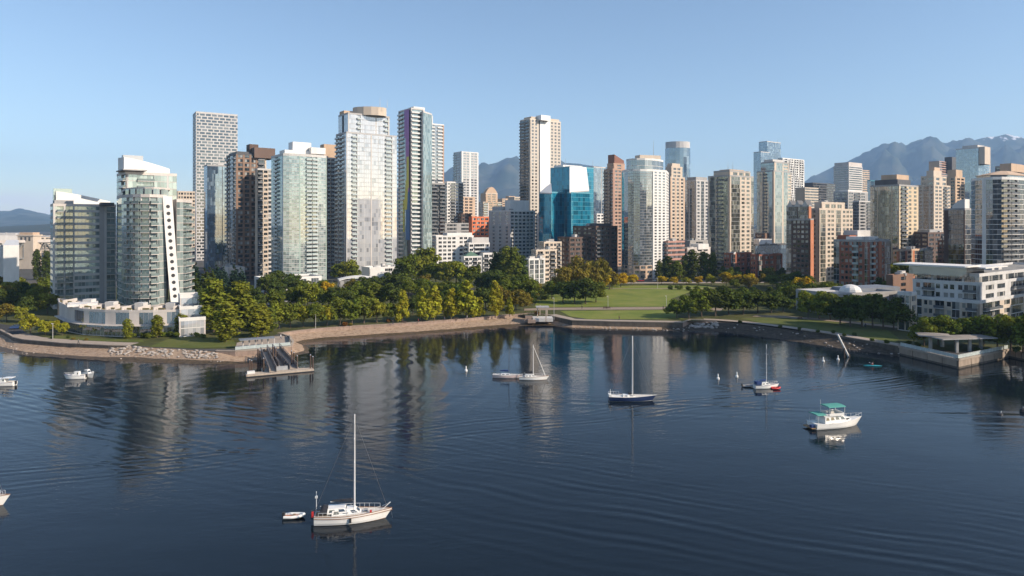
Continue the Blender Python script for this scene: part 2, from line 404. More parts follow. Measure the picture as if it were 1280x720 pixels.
for i in range(2, 8): t.face(arc[i]+Vector((.6, 1.6)), arc[i+1]+Vector((0, 1.6)), zt, zt+3.2, 1, 'c1')
t.face(arc[-1], back[0], GZ+6, zt, n, None); t.tops(arc+back, zt, .9, ROOFW)
t.tops([v+Vector((.4, 2.2)) for v in arc[2:]]+back, zt+3.2, .5, ROOFW)
rt = PY((221, 274), (229, 276), (240, 288), (225, 300), (212, 290))
t.poly(rt, GZ, hz(252, 276), 16, ['g1', 'b1', None, None, None])
b = MB(); k = 0; zf = hz(245, 267)                # fin, curving out to the right towards its foot
def fin(h):
    f = (h-GZ)/(zf-GZ); return lerp(222, 209, f**.8), 268.2
rows = [lerp(GZ+5, zf, i/16) for i in range(17)]
fp = [[atY(fin(h)[0]+dx, 268+dy, h)-o for dx, dy in ((-5.8, 0), (6.2, 2.2), (6.2, 6), (-5.8, 6))] for h in rows]
b.loft(fp, WHITE); fo = b.build('holed_fin', t.e); tag(fo, 'white curved fin with a column of round holes')
for i in range(1, 15):
    h = rows[i]+2.0; c = (fp[i][0]+fp[i][1]+fp[i+1][0]+fp[i+1][1])/4-Vector((0, .06, 0)); m = MB()
    a0 = (fp[i][1]-fp[i][0]).normalized(); m.poly([c+a0*math.cos(j*math.pi/6)*.72+Vector((0, 0, .72*math.sin(j*math.pi/6))) for j in range(12)], BLACKM)
    m.build('round_hole', fo)
t.done()
# podium rowhouses on the waterfront
t = T('waterfront_podium', 'low pinkish-white podium row of two-storey glass townhouses at the foot of the curved tower', 150, 232, wall=PINKW, acc=PINKW, slab=PINKW, gl=G_GREY, frame=GREYW, roofm=GREENR)
fr = PY((72, 252), (84, 238), (103, 231), (130, 228), (160, 226.5), (190, 227), (227, 230))
bk = PY((233, 243), (150, 240), (73, 264))
z1, z2 = GZ+3.6, GZ+8.2
for i in range(6):
    t.face(fr[i], fr[i+1], GZ, z1, 1, 'g2 g2 g2'); A, B = fr[i]+Vector((0, .7)), fr[i+1]+Vector((0, .7))
    t.face(A, B, z1+.2, z2, 1, ['s1', 's2 g3', 's1 g3', 's3 g4', 's3.5 g5', 's3 g3 s.5'][i])
t.face(fr[-1], bk[0], GZ, z2, 1, None); t.face(bk[2], fr[0], GZ, z2, 1, None)
t.tops([v+Vector((0, .7)) for v in fr]+bk, z2, .5, GREENR)
m = MB()
for i in range(6):
    A, B = fr[i]-t.o.xy, fr[i+1]-t.o.xy; d = (B-A).normalized(); e = Vector((d.y, -d.x)); m.box((A.x, A.y, z1-t.o.z), d, e, -.1, (B-A).length+.1, -1.2, 1.0, -.05+.01*i, .16+.013*i, PINKW)
m.build('canopy', t.e)
t.block('roof_slab', 68, 84, 122, 381, 384, 236, 30, WHITE, dl=9, mt=WHITE)
rr_ = random.Random(4)
for i in range(9):
    f = (i+.5)/9*5.98; A = fr[int(f)].lerp(fr[int(f)+1], f-int(f))-t.o.xy+Vector((0, 1.2)); m = MB(); m.bx(A.x-.15, A.x+.15, A.y, A.y+8, z2-t.o.z-.2, z2-t.o.z+1.5, PINKW); m.build('terrace_wall', t.e)
    m = MB(); w_ = rr_.uniform(1.2, 2.4); m.bx(A.x+1, A.x+1+w_, A.y+.8, A.y+1.5, z2-t.o.z-.1, z2-t.o.z+.55, GREYW); m.bx(A.x+1.1, A.x+.9+w_, A.y+.9, A.y+1.4, z2-t.o.z+.55, z2-t.o.z+1.1, GREENR); m.build('planter', t.e)
    if i % 2: m = MB(); m.bx(A.x+1.5, A.x+4.5, A.y+5, A.y+8, z2-t.o.z-.1, z2-t.o.z+2.3, GREYW); m.build('stair_head', t.e)
t.done()
t = T('terraced_house', 'stepped white terrace block at the right end of the podium, below the fin with holes', 240, 228, wall=PINKW, slab=WHITE, gl=G_WHITE, frame=GREYW, roofm=GREENR)
for k_, (l_, r_, y_, zb_) in enumerate([(224, 257, 401, GZ), (224.5, 253, 388, None), (225, 249, 375, None)]):
    zc = hz(y_, 226) ; p, zz = t.box(l_-9, l_, r_, y_, 226+k_*3.5, 30, None, 's.4 g2 g2 g2 s.4', 3.2, zb=(GZ if k_ == 0 else zprev), ztop=zc, dl=16-k_*4)
    zprev = zc
t.done()
# beige block behind the curved tower
t = T('apartment_block', 'beige apartment block glimpsed just left of the white checkered tower', 232, 560, cap=60, wall=BEIGE, gl=G_DARK)
t.box(212, 222, 244, 240, 560, TH, 'w1 w1', 'w1 w1 w1 w1 w1 w1', 3.1); t.done()
# tall white checkered tower
t = T('checkered_tower', 'tallest left-hand tower, a white checkered grid of staggered dark windows', 270, 700, wall=GREYW, gl=G_DARK, cap=100, pw=4)
p = t.foot(241, 245, 297, 700, 32); zt = hz(141, 700); n = 48; fh = (zt-GZ)/n
for i in range(n):
    o_ = ['W3 s.7 W3 s.7 W3 s.7 W3 s.7 W3 s.7 W3 s.7 W3 s.7', 's.5 W1.2 s.7 W3 s.7 W3 s.7 W3 s.7 W3 s.7 W3 s.7 W3 s.7 W1.4'][(i//1) % 2]
    t.face(p[0], p[1], GZ+i*fh, GZ+(i+1)*fh, 1, o_); t.face(p[3], p[0], GZ+i*fh, GZ+(i+1)*fh, 1, 's.5 W3 s.7 W3' if i % 2 else 'W3 s.7 W3 s.5')
t.face(p[1], p[2], GZ, zt, 1, None); t.face(p[2], p[3], GZ, zt, 1, None); t.tops(p, zt, 1.6); t.clutter(p, zt, 4, 9); t.done()
# dark blue glass tower
t = T('glass_tower', 'dark blue glass tower in front of the white checkered tower', 280, 520, wall=DARKG, slab=MIDG, gl=G_BLUE, frame=DARKG, rail=RAILD)
p, z = t.box(255, 259, 302, 207, 520, TH, 'c2 c2', 'c2 c2 c2 s.3 c2 c2 c2 c2', 3.0); t.clutter(p, z, 3, 4); t.done()
# brown piers tower
t = T('brick_pier_tower', "brown tower with tall brick piers and brown penthouse, left of the pale green tower", 310, 450, wall=BEIGE, acc=pm('brown_pier_brick', (.24, .155, .11), .85, .1), slab=DARKG, gl=G_CLEAR, rail=RAILD, frame=DARKG)
p, z = t.box(283, 295, 333, 193, 450, TH, 'b2 d.6 c2 b2', 'k.7 a1.6 k.7 a1.6 k.7 a1.6 k.7 b2.4 s.6', 2.9)
t.slab = GREYW
t.box(318, 322, 343, 212, 447, TH, None, 'b2 w2 r2 s.3', 2.9, dl=6)
t.block('penthouse', 307, 318, 344, 184, 197, 455, TH, pm('penthouse_brown', (.15, .1, .08), .8, .1), dl=14); t.block('penthouse', 286, 296, 320, 189, 194, 452, TH, DARKG)
t.block('penthouse', 309, 312, 323, 180, 190, 460, TH, DBROWN, dl=8); t.done()
# pale green glass tower
gp = pm('pale_green_panel', (.4, .5, .44), .5, .08)
t = T('glass_tower', 'pale green glass tower with white roof boxes, right of the brown brick-pier tower', 375, 400, wall=GREYW, acc=gp, slab=GREYW, gl=G_GREEN, frame=GREYW, pan=WHITE)
P = t.foot(339, 354, 408, 400, TH); M_, Rp = P[0], P[1]; d = (Rp-M_).normalized(); e = Vector((d.y, -d.x)); L = (Rp-M_).length
fr = [M_, M_+d*L*.12+e*1.2, M_+d*L*.36+e*2.2, M_+d*L*.62+e*2.2, M_+d*L*.86+e*1.0, Rp]; zt = hz(194, 400); n = 33
pp = ['g1 g1', 'g2 g2 k.4', 'g2 b2', 'b3 g2', 'g2 g2 k.5', 'g2']
for i in range(5): t.face(fr[i], fr[i+1], GZ, zt, n, pp[i])
t.pan = None; t.gl = G_GREEN; t.face(P[3], P[0], GZ, zt, n, 'c2 b2 c2 s.4'); t.face(P[1], P[2], GZ, zt, n, 'g2 b2 g2')
t.tops(fr+[P[2], P[3]], zt, 1.2, ROOFW)
t.block('penthouse', 352, 356, 404, 187, 194, 406, TH, WHITE, dl=10); t.block('penthouse', 362, 366, 389, 177, 188, 410, TH, WHITE, dl=8); t.block('penthouse', 386, 389, 407, 184, 192, 412, TH, WHITE, dl=7); t.done()
# beige slim tower with roof tree
t = T('apartment_tower', "slim beige tower squeezed between the pale green glass tower and the big silver tower", 412, 500, cap=60, wall=BEIGE, slab=GREYW, gl=G_DARK)
t.box(400, 406, 425, 198, 500, TH, 's1 w1', 'w1 b1 s.3 b1.4 w1 b1', 3); t.block('penthouse', 401, 405, 425, 180, 199, 508, TH, TAN, dl=8); t.done()
# big silver tower
t = T('silver_tower', 'broad silver-white tower with a beige rooftop drum, tallest of the left group', 458, 460, wall=GREYW, acc=PINKW, slab=pm('silver_slab', (.4, .39, .385), .7, .08), gl=G_WHITE, frame=MIDG, rail=RAILG)
zs = hz(166, 460)
p, z = t.box(420, 433, 496, 166, 460, TH, 'b2 d.5 b2 s.4 c1', 's.2 g1.1 b1.3 s.12 g1.6 s.1 g1.6 k.25 g1.6 s.1 g1.6 s.2 b1.7 s.2 g1.1', 3.0)
p, z = t.box(423, 435, 487, 142, 463, TH, 'c2 d1 c2', 's.3 g2 b1 g2 g2 s.3 g2 b1.2 s.4', 3.0, zb=zs)
b = MB(); pts = []                                # beige drum
cx, cyy = atY(462, 476).xy; k0 = 9.4
for i in range(14): a = 2*math.pi*i/14; pts.append((cx+math.cos(a)*k0*1.25-t.o.x, cyy+math.sin(a)*k0*.8-t.o.y))
b.prism(pts, z-t.o.z, hz(133.5, 470)-t.o.z, BEIGE, ROOFG); b.build('roof_drum', t.e)
t.block('penthouse', 424, 430, 446, 138, 143, 470, TH, TAN, dl=8); t.antenna(475, 122, 133, 470); t.antenna(484, 125, 134, 470); t.done()
# tower with the coloured strip
t = T('glass_tower', 'slim teal glass tower with a purple and yellow painted strip down its shaded side', 518, 500, wall=GREYW, acc=WHITE, slab=GREYW, gl=G_GREEN, frame=TEALP, rail=RAILW)
p, z = t.box(498, 514, 529, 136, 500, TH, 'b2 c1.4 d1.2 s.3', 'b1', 3.05)
t.gl = G_GREEN
q = t.foot(527, 529, 540, 502, 70); t.poly(q, GZ, hz(140, 502), 42, ['c1 c1 c1', None, None, None])
P = p; l = (P[3]-P[0]); e = Vector((-math.cos(R(TH)), -math.sin(R(TH)))); b = MB()
PUR = pm('purple_panel', (.3, .14, .36), .5, .1); YEL = pm('yellow_panel', (.5, .5, .08), .5, .1); BLU = pm('blue_panel', (.04, .12, .3), .5, .1)
def strip(f0, f1, ya, yb, m, n_=.16, f2=None, f3=None):
    A = [P[0]+l*f+e*n_-t.o.xy for f in (f0, f1, f1 if f3 is None else f3, f0 if f2 is None else f2)]; za, zb_ = hz(ya, 505)-t.o.z, hz(yb, 505)-t.o.z
    b.poly([(A[1].x, A[1].y, zb_), (A[0].x, A[0].y, zb_), (A[3].x, A[3].y, za), (A[2].x, A[2].y, za)], m)
strip(.14, .52, 137, 172, PUR); strip(.14, .42, 172, 205, PUR); strip(.36, .14, 205, 240, PUR, .17)
strip(.16, .34, 196, 235, YEL, .2); strip(.3, .55, 225, 262, YEL, .19, .2, .4); strip(.1, .4, 236, 300, BLU, .14); strip(.5, .62, 250, 290, YEL, .17)
b.build('painted_strip', t.e); m = MB(); t.block('penthouse', 509, 517, 531, 133, 137, 508, TH, WHITE, dl=8); t.done()
# tower behind it
t = T('apartment_tower', 'white banded tower with a brown right edge, half hidden behind the painted-strip tower', 545, 620, cap=70, wall=WHITE, acc=pm('brown_edge', (.4, .26, .18), .8, .1), slab=WHITE, gl=G_GREY, rail=RAILW)
p, z = t.box(530, 536, 555, 155, 620, TH, None, 'b2 g1 b2 k.5', 3.1, dl=14); t.block('penthouse', 532, 536, 541, 144, 156, 625, TH, WHITE, dl=6); t.done()
t = T('glass_block', 'dark glass block low in front of the white banded tower', 547, 560, cap=60, wall=DARKG, slab=MIDG, gl=G_DARK, frame=DARKG, rail=RAILD)
p, z = t.box(534, 539, 556, 230, 560, TH, None, 'b2 g1 b2', 3.1, dl=14); t.done()
t = T('apartment_block', 'grey and white grid-fronted apartment block right of the dark glass block', 566, 640, cap=70, wall=WHITE, slab=WHITE, gl=G_DARK, rail=RAILD)
p, z = t.box(552, 559, 579, 228, 640, TH, 'b1', 'w1 b1.4 w1 b1.4', 3.1); t.clutter(p, z, 3, 5); t.done()
t = T('apartment_tower', 'slender grey-white tower standing alone against the distant mountain', 582, 820, cap=70, wall=GREYW, acc=WHITE, slab=WHITE, gl=G_GREY)
p, z = t.box(567, 577, 598, 190, 820, TH, 'b1 w1 w1', 'k.4 w1 w1 k.4 w1 w1 k.4', 3.2); t.clutter(p, z, 2, 6); t.done()
t = T('apartment_block', 'small peach block below the slender grey-white tower', 584, 700, cap=40, wall=PEACH, gl=G_DARK)
t.box(573, 577, 594, 247, 700, TH, 'w1 w1', 's.6 w1 w1 s.5', 3.1); t.done()
t = T('ornate_tower', 'tan stepped tower with a rounded gable top, in front of the distant mountain', 612, 900, cap=50, wall=TAN, acc=GREYW, slab=BEIGE, gl=G_DARK)
p, z = t.box(598, 604, 627, 253, 900, TH, 'w1', 'b1 k.2 w1 w1 b1', 3.2); p, z2 = t.box(604, 607, 622, 242, 902, TH, 's1', 's.3 w1 w1 s.3', 3.2, zb=z, dl=12)
b = MB(); A, B = p[0]-t.o.xy, p[1]-t.o.xy; d = (B-A); pts = [A+d*f for f in [i/10 for i in range(11)]]
nrm = Vector((-d.y, d.x)).normalized()*6
for i in range(10):
    za, zb_ = [z2-t.o.z+9*math.sin(math.pi*f/10)**.8 for f in (i, i+1)]
    b.poly([(pts[i].x, pts[i].y, z2-t.o.z), (pts[i+1].x, pts[i+1].y, z2-t.o.z), (pts[i+1].x, pts[i+1].y, zb_), (pts[i].x, pts[i].y, za)], TAN)
    b.poly([(pts[i].x, pts[i].y, za), (pts[i+1].x, pts[i+1].y, zb_), (pts[i+1].x+nrm.x, pts[i+1].y+nrm.y, zb_), (pts[i].x+nrm.x, pts[i].y+nrm.y, za)], TAN)
b.build('gable', t.e); t.done()
t = T('apartment_block', "low pinkish skyline block between the tan gabled tower and the tall cream tower", 640, 950, cap=40, wall=PEACH, gl=G_DARK)
t.box(624, 628, 652, 249, 950, TH, None, 'w1 w1 w1 w1 w1', 3.2, dl=14); t.block('penthouse', 634, 636, 644, 245, 250, 955, TH, TAN, dl=8); t.done()
t = T('apartment_block', 'bright orange low block with white window frames, beneath the tan gabled tower', 600, 552, cap=40, wall=pm('orange_cladding', (.62, .17, .07), .7, .08), gl=G_CLEAR, frame=WHITE)
t.box(586, 590, 611, 272, 552, TH, 's1', 'w1 w1 w1 w1', 3.1); t.done()
t = T('brick_block', 'small dark brick block just left of the bright orange block', 580, 640, cap=30, wall=DBROWN, gl=G_DARK)
t.box(572, 577, 589, 268, 640, TH, 'w1', 'w1 w1 w1', 3.1); t.done()
t = T('flat_roofed_building', 'grey low building with a planted roof edge, under the grey and white grid block', 565, 600, cap=30, wall=MIDG, gl=G_DARK)
t.box(545, 553, 588, 280, 600, TH, None, 's1 r2 s1 r2', 3.4, dl=14); t.done()
# white terraced complex
t = T('terraced_apartments', 'white low apartment complex with a long dark roof slot, above the dense park trees', 575, 520, wall=WHITE, slab=WHITE, gl=G_DARK, cap=100, rail=RAILW)
p, z = t.box(530, 545, 592, 296, 520, 30, 's1 w1', 's.4 w1 w1 w1 w1 s.6 w1 w1 w1 s.3', 3.0); t.block('penthouse', 556, 559, 590, 291, 297, 526, 30, WHITE, dl=8); t.clutter(p, z, 4, 7)
t.box(581, 586, 612, 305, 522, 30, 'b1 s.3', 'w1 b1 b1 w1', 3.0); t.block('penthouse', 588, 590, 611, 297, 305, 530, 30, GREYW, dl=8); t.done()
t = T('terraced_apartments', "small white houses with dark awnings and one green hipped roof, among park trees", 590, 478, wall=WHITE, slab=WHITE, gl=G_DARK, cap=60, rail=RAILD)
t.box(576, 580, 602, 322, 470, 30, 's1', 'b1 w1 b1 w1', 3.0); t.box(600, 604, 630, 318, 485, 30, 's1', 'b1 w1 b1 w1', 3.0)
p = t.foot(577, 581, 600, 472, 30); b = MB(); zz = hz(322, 470)-t.o.z; c = sum((v for v in p), Vector((0, 0)))/4-t.o.xy
for i in range(4):
    A, B = p[i]-t.o.xy, p[(i+1) % 4]-t.o.xy; b.poly([(A.x, A.y, zz+.6), (B.x, B.y, zz+.6), (c.x, c.y, zz+4.2)], pm('green_roof_tiles', (.07, .14, .1), .7, .1))
b.build('hipped_roof', t.e); t.done()
# white-grey midrise
t = T('apartment_block', "white-grey midrise with rows of punched dark windows, at the foot of the cream tower", 650, 560, wall=GREYW, acc=MIDG, slab=WHITE, gl=G_DARK, cap=100)
p, z = t.box(611, 638, 669, 264, 560, TH, 's1 w1 s1 w1 s1 w1 s.6', 'w1 w1 w1 w1 w1 w1 s.4', 3.0); t.clutter(p, z, 5, 8)
t.block('penthouse', 632, 638, 661, 250, 265, 575, TH, WHITE, dl=8); t.block('penthouse', 616, 622, 636, 258, 266, 580, TH, GREYW, dl=8); t.done()
t = T('flat_roofed_building', 'pale skyline block just behind the white-grey midrise', 655, 760, cap=30, wall=BEIGE, gl=G_DARK)
t.box(638, 643, 668, 247, 760, TH, None, 'w1 w1 w1 w1', 3.1, dl=12); t.done()
# tall cream tower
t = T('cream_tower', 'tall cream tower with a blank white fin and dark stacked balconies on its left side', 675, 620, wall=pm('pale_cream', (.54, .48, .41), .8, .08), acc=pm('fin_white', (.8, .79, .77), .6, .03), slab=pm('cream_render', (.62, .54, .45), .7, .06), gl=G_DARK, rail=RAILD)
p, z = t.box(650, 662.5, 701, 149, 620, TH, 'b2 b2 s.6', 's.5 w.8 s.3 w.8 s.5 d.4 k3.4 s.2 w.9 s.3 w.9 s.3 w.9 s.2', 3.05)
t.block('penthouse', 656, 664, 699, 145.5, 150, 623, TH, BEIGE, dl=11)
fo = t.block('blank_fin', 674.5, 676.5, 688, 143.5, 150, 622, TH, MATS['fin_white'], dl=8); tag(fo, 'blank white fin rising above the roof'); t.done()
# teal tower
t = T('teal_glass_tower', 'bright teal glass office tower with sloping glass roof panels white with reflected sun', 710, 540, wall=TEALP, slab=pm('pale_teal_band', (.12, .34, .42), .4, .1), gl=G_TEAL, frame=TEALP, cap=100, pw=2.4)
p, z = t.box(688, 713, 742, 209, 545, TH, 'c2 c2 c2 c2', 'g2 g2 g2 g2 g2', 3.4, rm=ROOFW)
p, z = t.box(674, 689, 713, 241, 528, TH, 'c2 c2', 'c2 c2 c2', 3.4, dr=13, rm=ROOFW)
p, z = t.box(709, 714, 737, 241, 525, TH, 'c2', 'g2 g2 g2 g2', 3.4, rm=ROOFW)
PANW = pm('sun_white_roof_glass', (.66, .65, .64), .35, .04)  # white colour stands for sun reflected off sloped roof glass
def wedge(a, n_):
    b = MB(); v = [atY(px, Y, hz(y, Y))-t.o for px, y, Y in a]
    b.poly(v, PANW); b.poly([w-Vector((0, -.3, .8)) for w in v][::-1], PANW)
    for i in range(4):
        j = (i+1) % 4; b.poly([v[i], v[i]-Vector((0, -.3, .8)), v[j]-Vector((0, -.3, .8)), v[j]], PANW)
    b.build('sloped_roof_panel', t.e)
wedge([(712, 240, 524), (736.5, 238, 535), (733, 209, 548), (712, 208, 541)], 0)
wedge([(674.5, 240.5, 533), (690, 241.5, 526), (689, 229, 536), (684.5, 232, 540)], 0)
t.block('penthouse', 697, 704, 728, 206, 211, 560, TH, WHITE, dl=12); t.antenna(707, 198, 209, 555); t.done()
t = T('glass_tower', 'grey-blue glass tower just visible behind the right edge of the teal tower', 745, 760, cap=50, wall=MIDG, slab=GREYW, gl=G_BLUE, frame=MIDG)
p, z = t.box(733, 742, 757, 209, 760, TH, None, 'c1 c1 s.2 g1', 3.2, dl=14); t.antenna(741, 200, 210, 770); t.done()
t = T('apartment_block', 'pale narrow block low between the teal tower and the pink slant-topped tower', 752, 700, cap=40, wall=WHITE, gl=G_DARK)
t.box(742, 746, 762, 268, 700, TH, 'w1', 'w1 w1 s.3 w1', 3.1); t.box(740, 744, 756, 283, 640, TH, 's1', 'w1 w1', 3.1); t.done()
# pink slant-topped tower
PK = pm('pink_granite', (.42, .27, .2), .7, .1)
t = T('slant_topped_tower', 'pinkish-brown stepped tower with a slanted roof, left of the round glass tower', 770, 600, wall=PK, acc=pm('rose_stone', (.36, .22, .17), .8, .1), slab=PK, gl=G_DARK, rail=RAILD)
p, z = t.box(755, 766, 783, 212, 600, TH, 'b1 w1 b1', 'k.5 w1 w1 k.5 w1', 3.1); p, z2 = t.box(759, 767, 781, 205, 603, TH, 's1 w1', 's.5 w1 s.5', 3.1, zb=z)
t.block('slanted_roof', 760, 768, 780, 193, 205, 604, TH, pm('rust_roof', (.22, .1, .07), .7, .1), slope=5); t.done()
# round glass tower
t = T('round_glass_tower', 'rounded glass tower with a white windowed strip, in the middle above the lawn', 805, 470, wall=WHITE, acc=WHITE, slab=MIDG, gl=G_GREY, frame=MIDG, rail=RAILD, pw=1.6)
fr = PY((777, 486), (777.5, 478), (780, 471), (785, 466), (792, 463), (800, 462), (808, 463), (816, 466)); zt = hz(214, 466); n = 37
for i in range(7): t.face(fr[i], fr[i+1], GZ+3*3.1, zt, n-3, 'c1' if i in (0, 1, 2) else 'g1')
t.wall = PEACH; t.slab = PEACH
for i in range(7): t.face(fr[i], fr[i+1], GZ, GZ+3*3.1, 3, 'w1')
t.wall = WHITE; t.slab = WHITE; r_ = PY((816.2, 465.5), (833, 474), (836, 500), (785, 505))
t.face(r_[0], r_[1], GZ, zt, n, 's.35 w1 s.3 w1 s.3 w1 s.35'); t.face(r_[1], r_[2], GZ, zt, n, 'w1 w1 w1 w1'); t.tops(fr[:-1]+r_, zt, 1.2)
q = PY((783, 477), (788, 472), (796, 469), (806, 469), (815, 472), (823, 477), (829, 484), (825, 498), (788, 498)); z2 = hz(200, 472)
for i in range(6): t.face(q[i], q[i+1], zt, z2, 2, 'g1')
t.face(q[6], q[7], zt, z2, 2, None); t.face(q[8], q[0], zt, z2, 2, None); t.tops(q, z2, 1); t.block('penthouse', 788, 800, 826, 193.5, 200, 484, 20, BEIGE, dl=7); t.antenna(817, 176, 195, 490); t.done()
t = T('stepped_tower', 'cream stepped art-deco style tower immediately right of the round glass tower', 845, 600, wall=BEIGE, acc=PEACH, slab=BEIGE, gl=G_DARK)
p, z = t.box(829, 838, 856, 222, 600, TH, 's.4 w1 s.4', 'k.5 w1 k.4 w1 k.4 w1 k.4', 3.1); p, z2 = t.box(832, 839, 853, 209, 602, TH, 's1', 's.4 w1 w1 s.4', 3.1, zb=z); t.block('penthouse', 834, 840, 850, 204, 210, 604, TH, BEIGE); t.done()
# far round blue tower
t = T('oval_tower', 'far blue oval glass skyscraper rising above the cream stepped tower', 847, 1100, cap=60, wall=MIDG, slab=MIDG, gl=G_BLUE, frame=MIDG, pw=5, roofm=MIDG)
c = atY(847, 1120); pts = [Vector((c.x+math.cos(2*math.pi*i/20)*20.5, c.y+math.sin(2*math.pi*i/20)*15)) for i in range(20)]
zt = hz(184, 1100)
for i in range(20): t.face(pts[i], pts[(i+1) % 20], GZ, zt, 24, 'c1' if 9 <= i else None)
b = MB(); b.prism([((v.x-c.x)*.97+c.x-t.o.x, (v.y-c.y)*.97+c.y-t.o.y) for v in pts], zt-t.o.z, hz(176, 1100)-t.o.z, GREYW, ROOFG); b.build('roof_band', t.e); t.done()
t = T('apartment_tower', 'grey midrise tower of narrow bays between the cream stepped tower and the olive-glass tower', 870, 610, wall=GREYW, acc=MIDG, slab=GREYW, gl=G_GREY, frame=MIDG, cap=80)
p, z = t.box(855, 870, 889, 226, 610, TH, 'g1 s.3 g1 s.3', 's.3 w1 s.3 g1 s.3 w1 w1', 3.0); t.block('penthouse', 858, 870, 884, 221, 227, 615, TH, MIDG, dl=10); t.done()
# olive glass tower
t = T('apartment_tower', "beige tower with olive glass bays and a dark left flank, above the red brick houses", 915, 500, wall=BEIGE, acc=BEIGE, slab=MIDG, gl=G_BRONZE, rail=RAILD, frame=DARKG)
p, z = t.box(885, 912, 942, 220, 500, TH, 's.5 g2 s.4 b2 g1.6 s.6', 's.6 g2 g1.3 s.4 w1.6 s.3 w1.6 s.4 g1', 3.0)
p2, z2 = t.box(892, 912, 938, 214, 502, TH, 's1', 's.4 w1 w1 w1', 3.0, zb=z); t.block('penthouse', 898, 912, 930, 211.5, 215, 506, TH, TAN, dl=9); t.clutter(p, z, 4, 3); t.antenna(910, 201, 213, 506, .1); t.antenna(916, 202, 213, 506, .1); t.done()
t = T('glass_tower', 'beige and pale green glass tower standing before the wavy white tower', 968, 600, wall=BEIGE, acc=BEIGE, slab=MIDG, gl=G_GREEN, rail=RAILD, frame=MIDG)
p, z = t.box(946, 967, 989, 214, 600, TH, 'g1.4 s.4 b1 g1.4 s.4', 's.4 g2 s.4 g1.2 w1', 3.0); p2, z2 = t.box(951, 968, 986, 203, 603, TH, 'g1', 's.3 g1 w1', 3.0, zb=z); t.block('penthouse', 955, 966, 979, 199, 204, 610, TH, GREYW); t.done()
t = T('glass_tower', 'slim silver-blue skyscraper, highest point of the right-hand skyline', 962, 1000, cap=50, wall=GREYW, slab=GREYW, gl=G_WHITE, frame=GREYW, pw=3)
p, z = t.box(955, 959, 976, 177, 1000, TH, 'c1 c1', 'c1 c1 c1 c1', 3.3, dl=14); t.gl = G_BLUE; t.box(947, 951, 962, 190, 990, TH, 'c1', 'c1 c1', 3.3, dl=12); t.antenna(972, 174, 178, 1005); t.done()
t = T('wavy_tower', 'tower of rippling white balcony edges behind the beige and green glass tower', 990, 850, wall=WHITE, acc=WHITE, slab=WHITE, gl=G_DARK, rail=RAILW, cap=90)
p, z = t.box(972, 978, 1005, 198, 850, TH, 'g1 w1', 'f.3 b1 f.35 b1 f.35 b1 f.35 b1 f.3', 3.0); b = MB()
A, B = p[0]-t.o.xy, p[1]-t.o.xy; d = (B-A); e = Vector((d.y, -d.x)).normalized()
for k_ in range(9):
    rings = []
    for i in range(36):
        zz = 3+i*(z-GZ)/36; f = (k_+.5)/9+.022*math.sin(i*.55+k_*1.3); c = A+d*f+e*(1.1+.5*math.sin(i*.55+k_)); w = d.normalized()*.55
        rings.append([(c.x-w.x, c.y-w.y, zz), (c.x+w.x, c.y+w.y, zz), (c.x+w.x-e.x*.8, c.y+w.y-e.y*.8, zz), (c.x-w.x-e.x*.8, c.y-w.y-e.y*.8, zz)])
    m = MB(); m.loft(rings, WHITE); m.build('wavy_mullion', t.e)
t.done()
t = T('office_block', 'dark flat office slab on the skyline left of the striped white office tower', 1028, 900, cap=40, wall=DARKG, slab=DARKG, gl=G_DARK, frame=DARKG)
t.box(1012, 1016, 1044, 229, 900, TH, None, 'r1 r1 r1', 3.4, dl=14); t.done()
t = T('office_block', 'small beige skyline block in front of the dark flat office slab', 1010, 800, cap=30, wall=TAN, slab=BEIGE, gl=G_DARK)
t.box(1002, 1006, 1023, 235, 800, TH, None, 'r1 r1', 3.3, dl=12); t.done()
t = T('office_tower', 'white office tower with thin dark horizontal window stripes, before the mountain peaks', 1060, 1050, cap=80, wall=WHITE, acc=WHITE, slab=pm('office_white_band', (.6, .56, .52), .7, .05), gl=G_DARK, frame=DARKG, pw=6)
p, z = t.box(1042, 1061, 1078, 208, 1050, TH, 's.2 r3 r3 s.2', 's.2 r3 r3 s.2', 3.4); t.block('roof_band', 1043, 1061, 1077.5, 202.5, 209, 1052, TH, PINKW); t.done()
t = T('office_block', 'narrow pinkish striped block tucked right behind the striped white office tower', 1082, 1100, cap=30, wall=PEACH, slab=PEACH, gl=G_DARK, pw=5)
t.box(1075, 1078, 1087, 213, 1100, TH, None, 'r1', 3.4, dl=12); t.done()
t = T('apartment_block', 'grey stepped midrise below the striped white office tower', 1062, 700, cap=60, wall=MIDG, slab=GREYW, gl=G_DARK, rail=RAILD)
p, z = t.box(1042, 1060, 1085, 240, 700, TH, 'w1 w1', 'w1 b1 w1 s.4', 3.1); t.block('penthouse', 1050, 1060, 1078, 237, 241, 705, TH, WHITE, dl=9); t.clutter(p, z, 4, 12); t.box(1066, 1074, 1092, 252, 650, TH, 'b1', 'w1 b1', 3.1); t.done()
t = T('glass_block', 'small teal glass block peeking between the striped office tower and the tan-capped tower', 1094, 900, cap=30, wall=TEALP, gl=G_BLUE, frame=TEALP)
t.box(1084, 1088, 1102, 226, 900, TH, 'c1', 'c1 c1', 3.3); t.done()
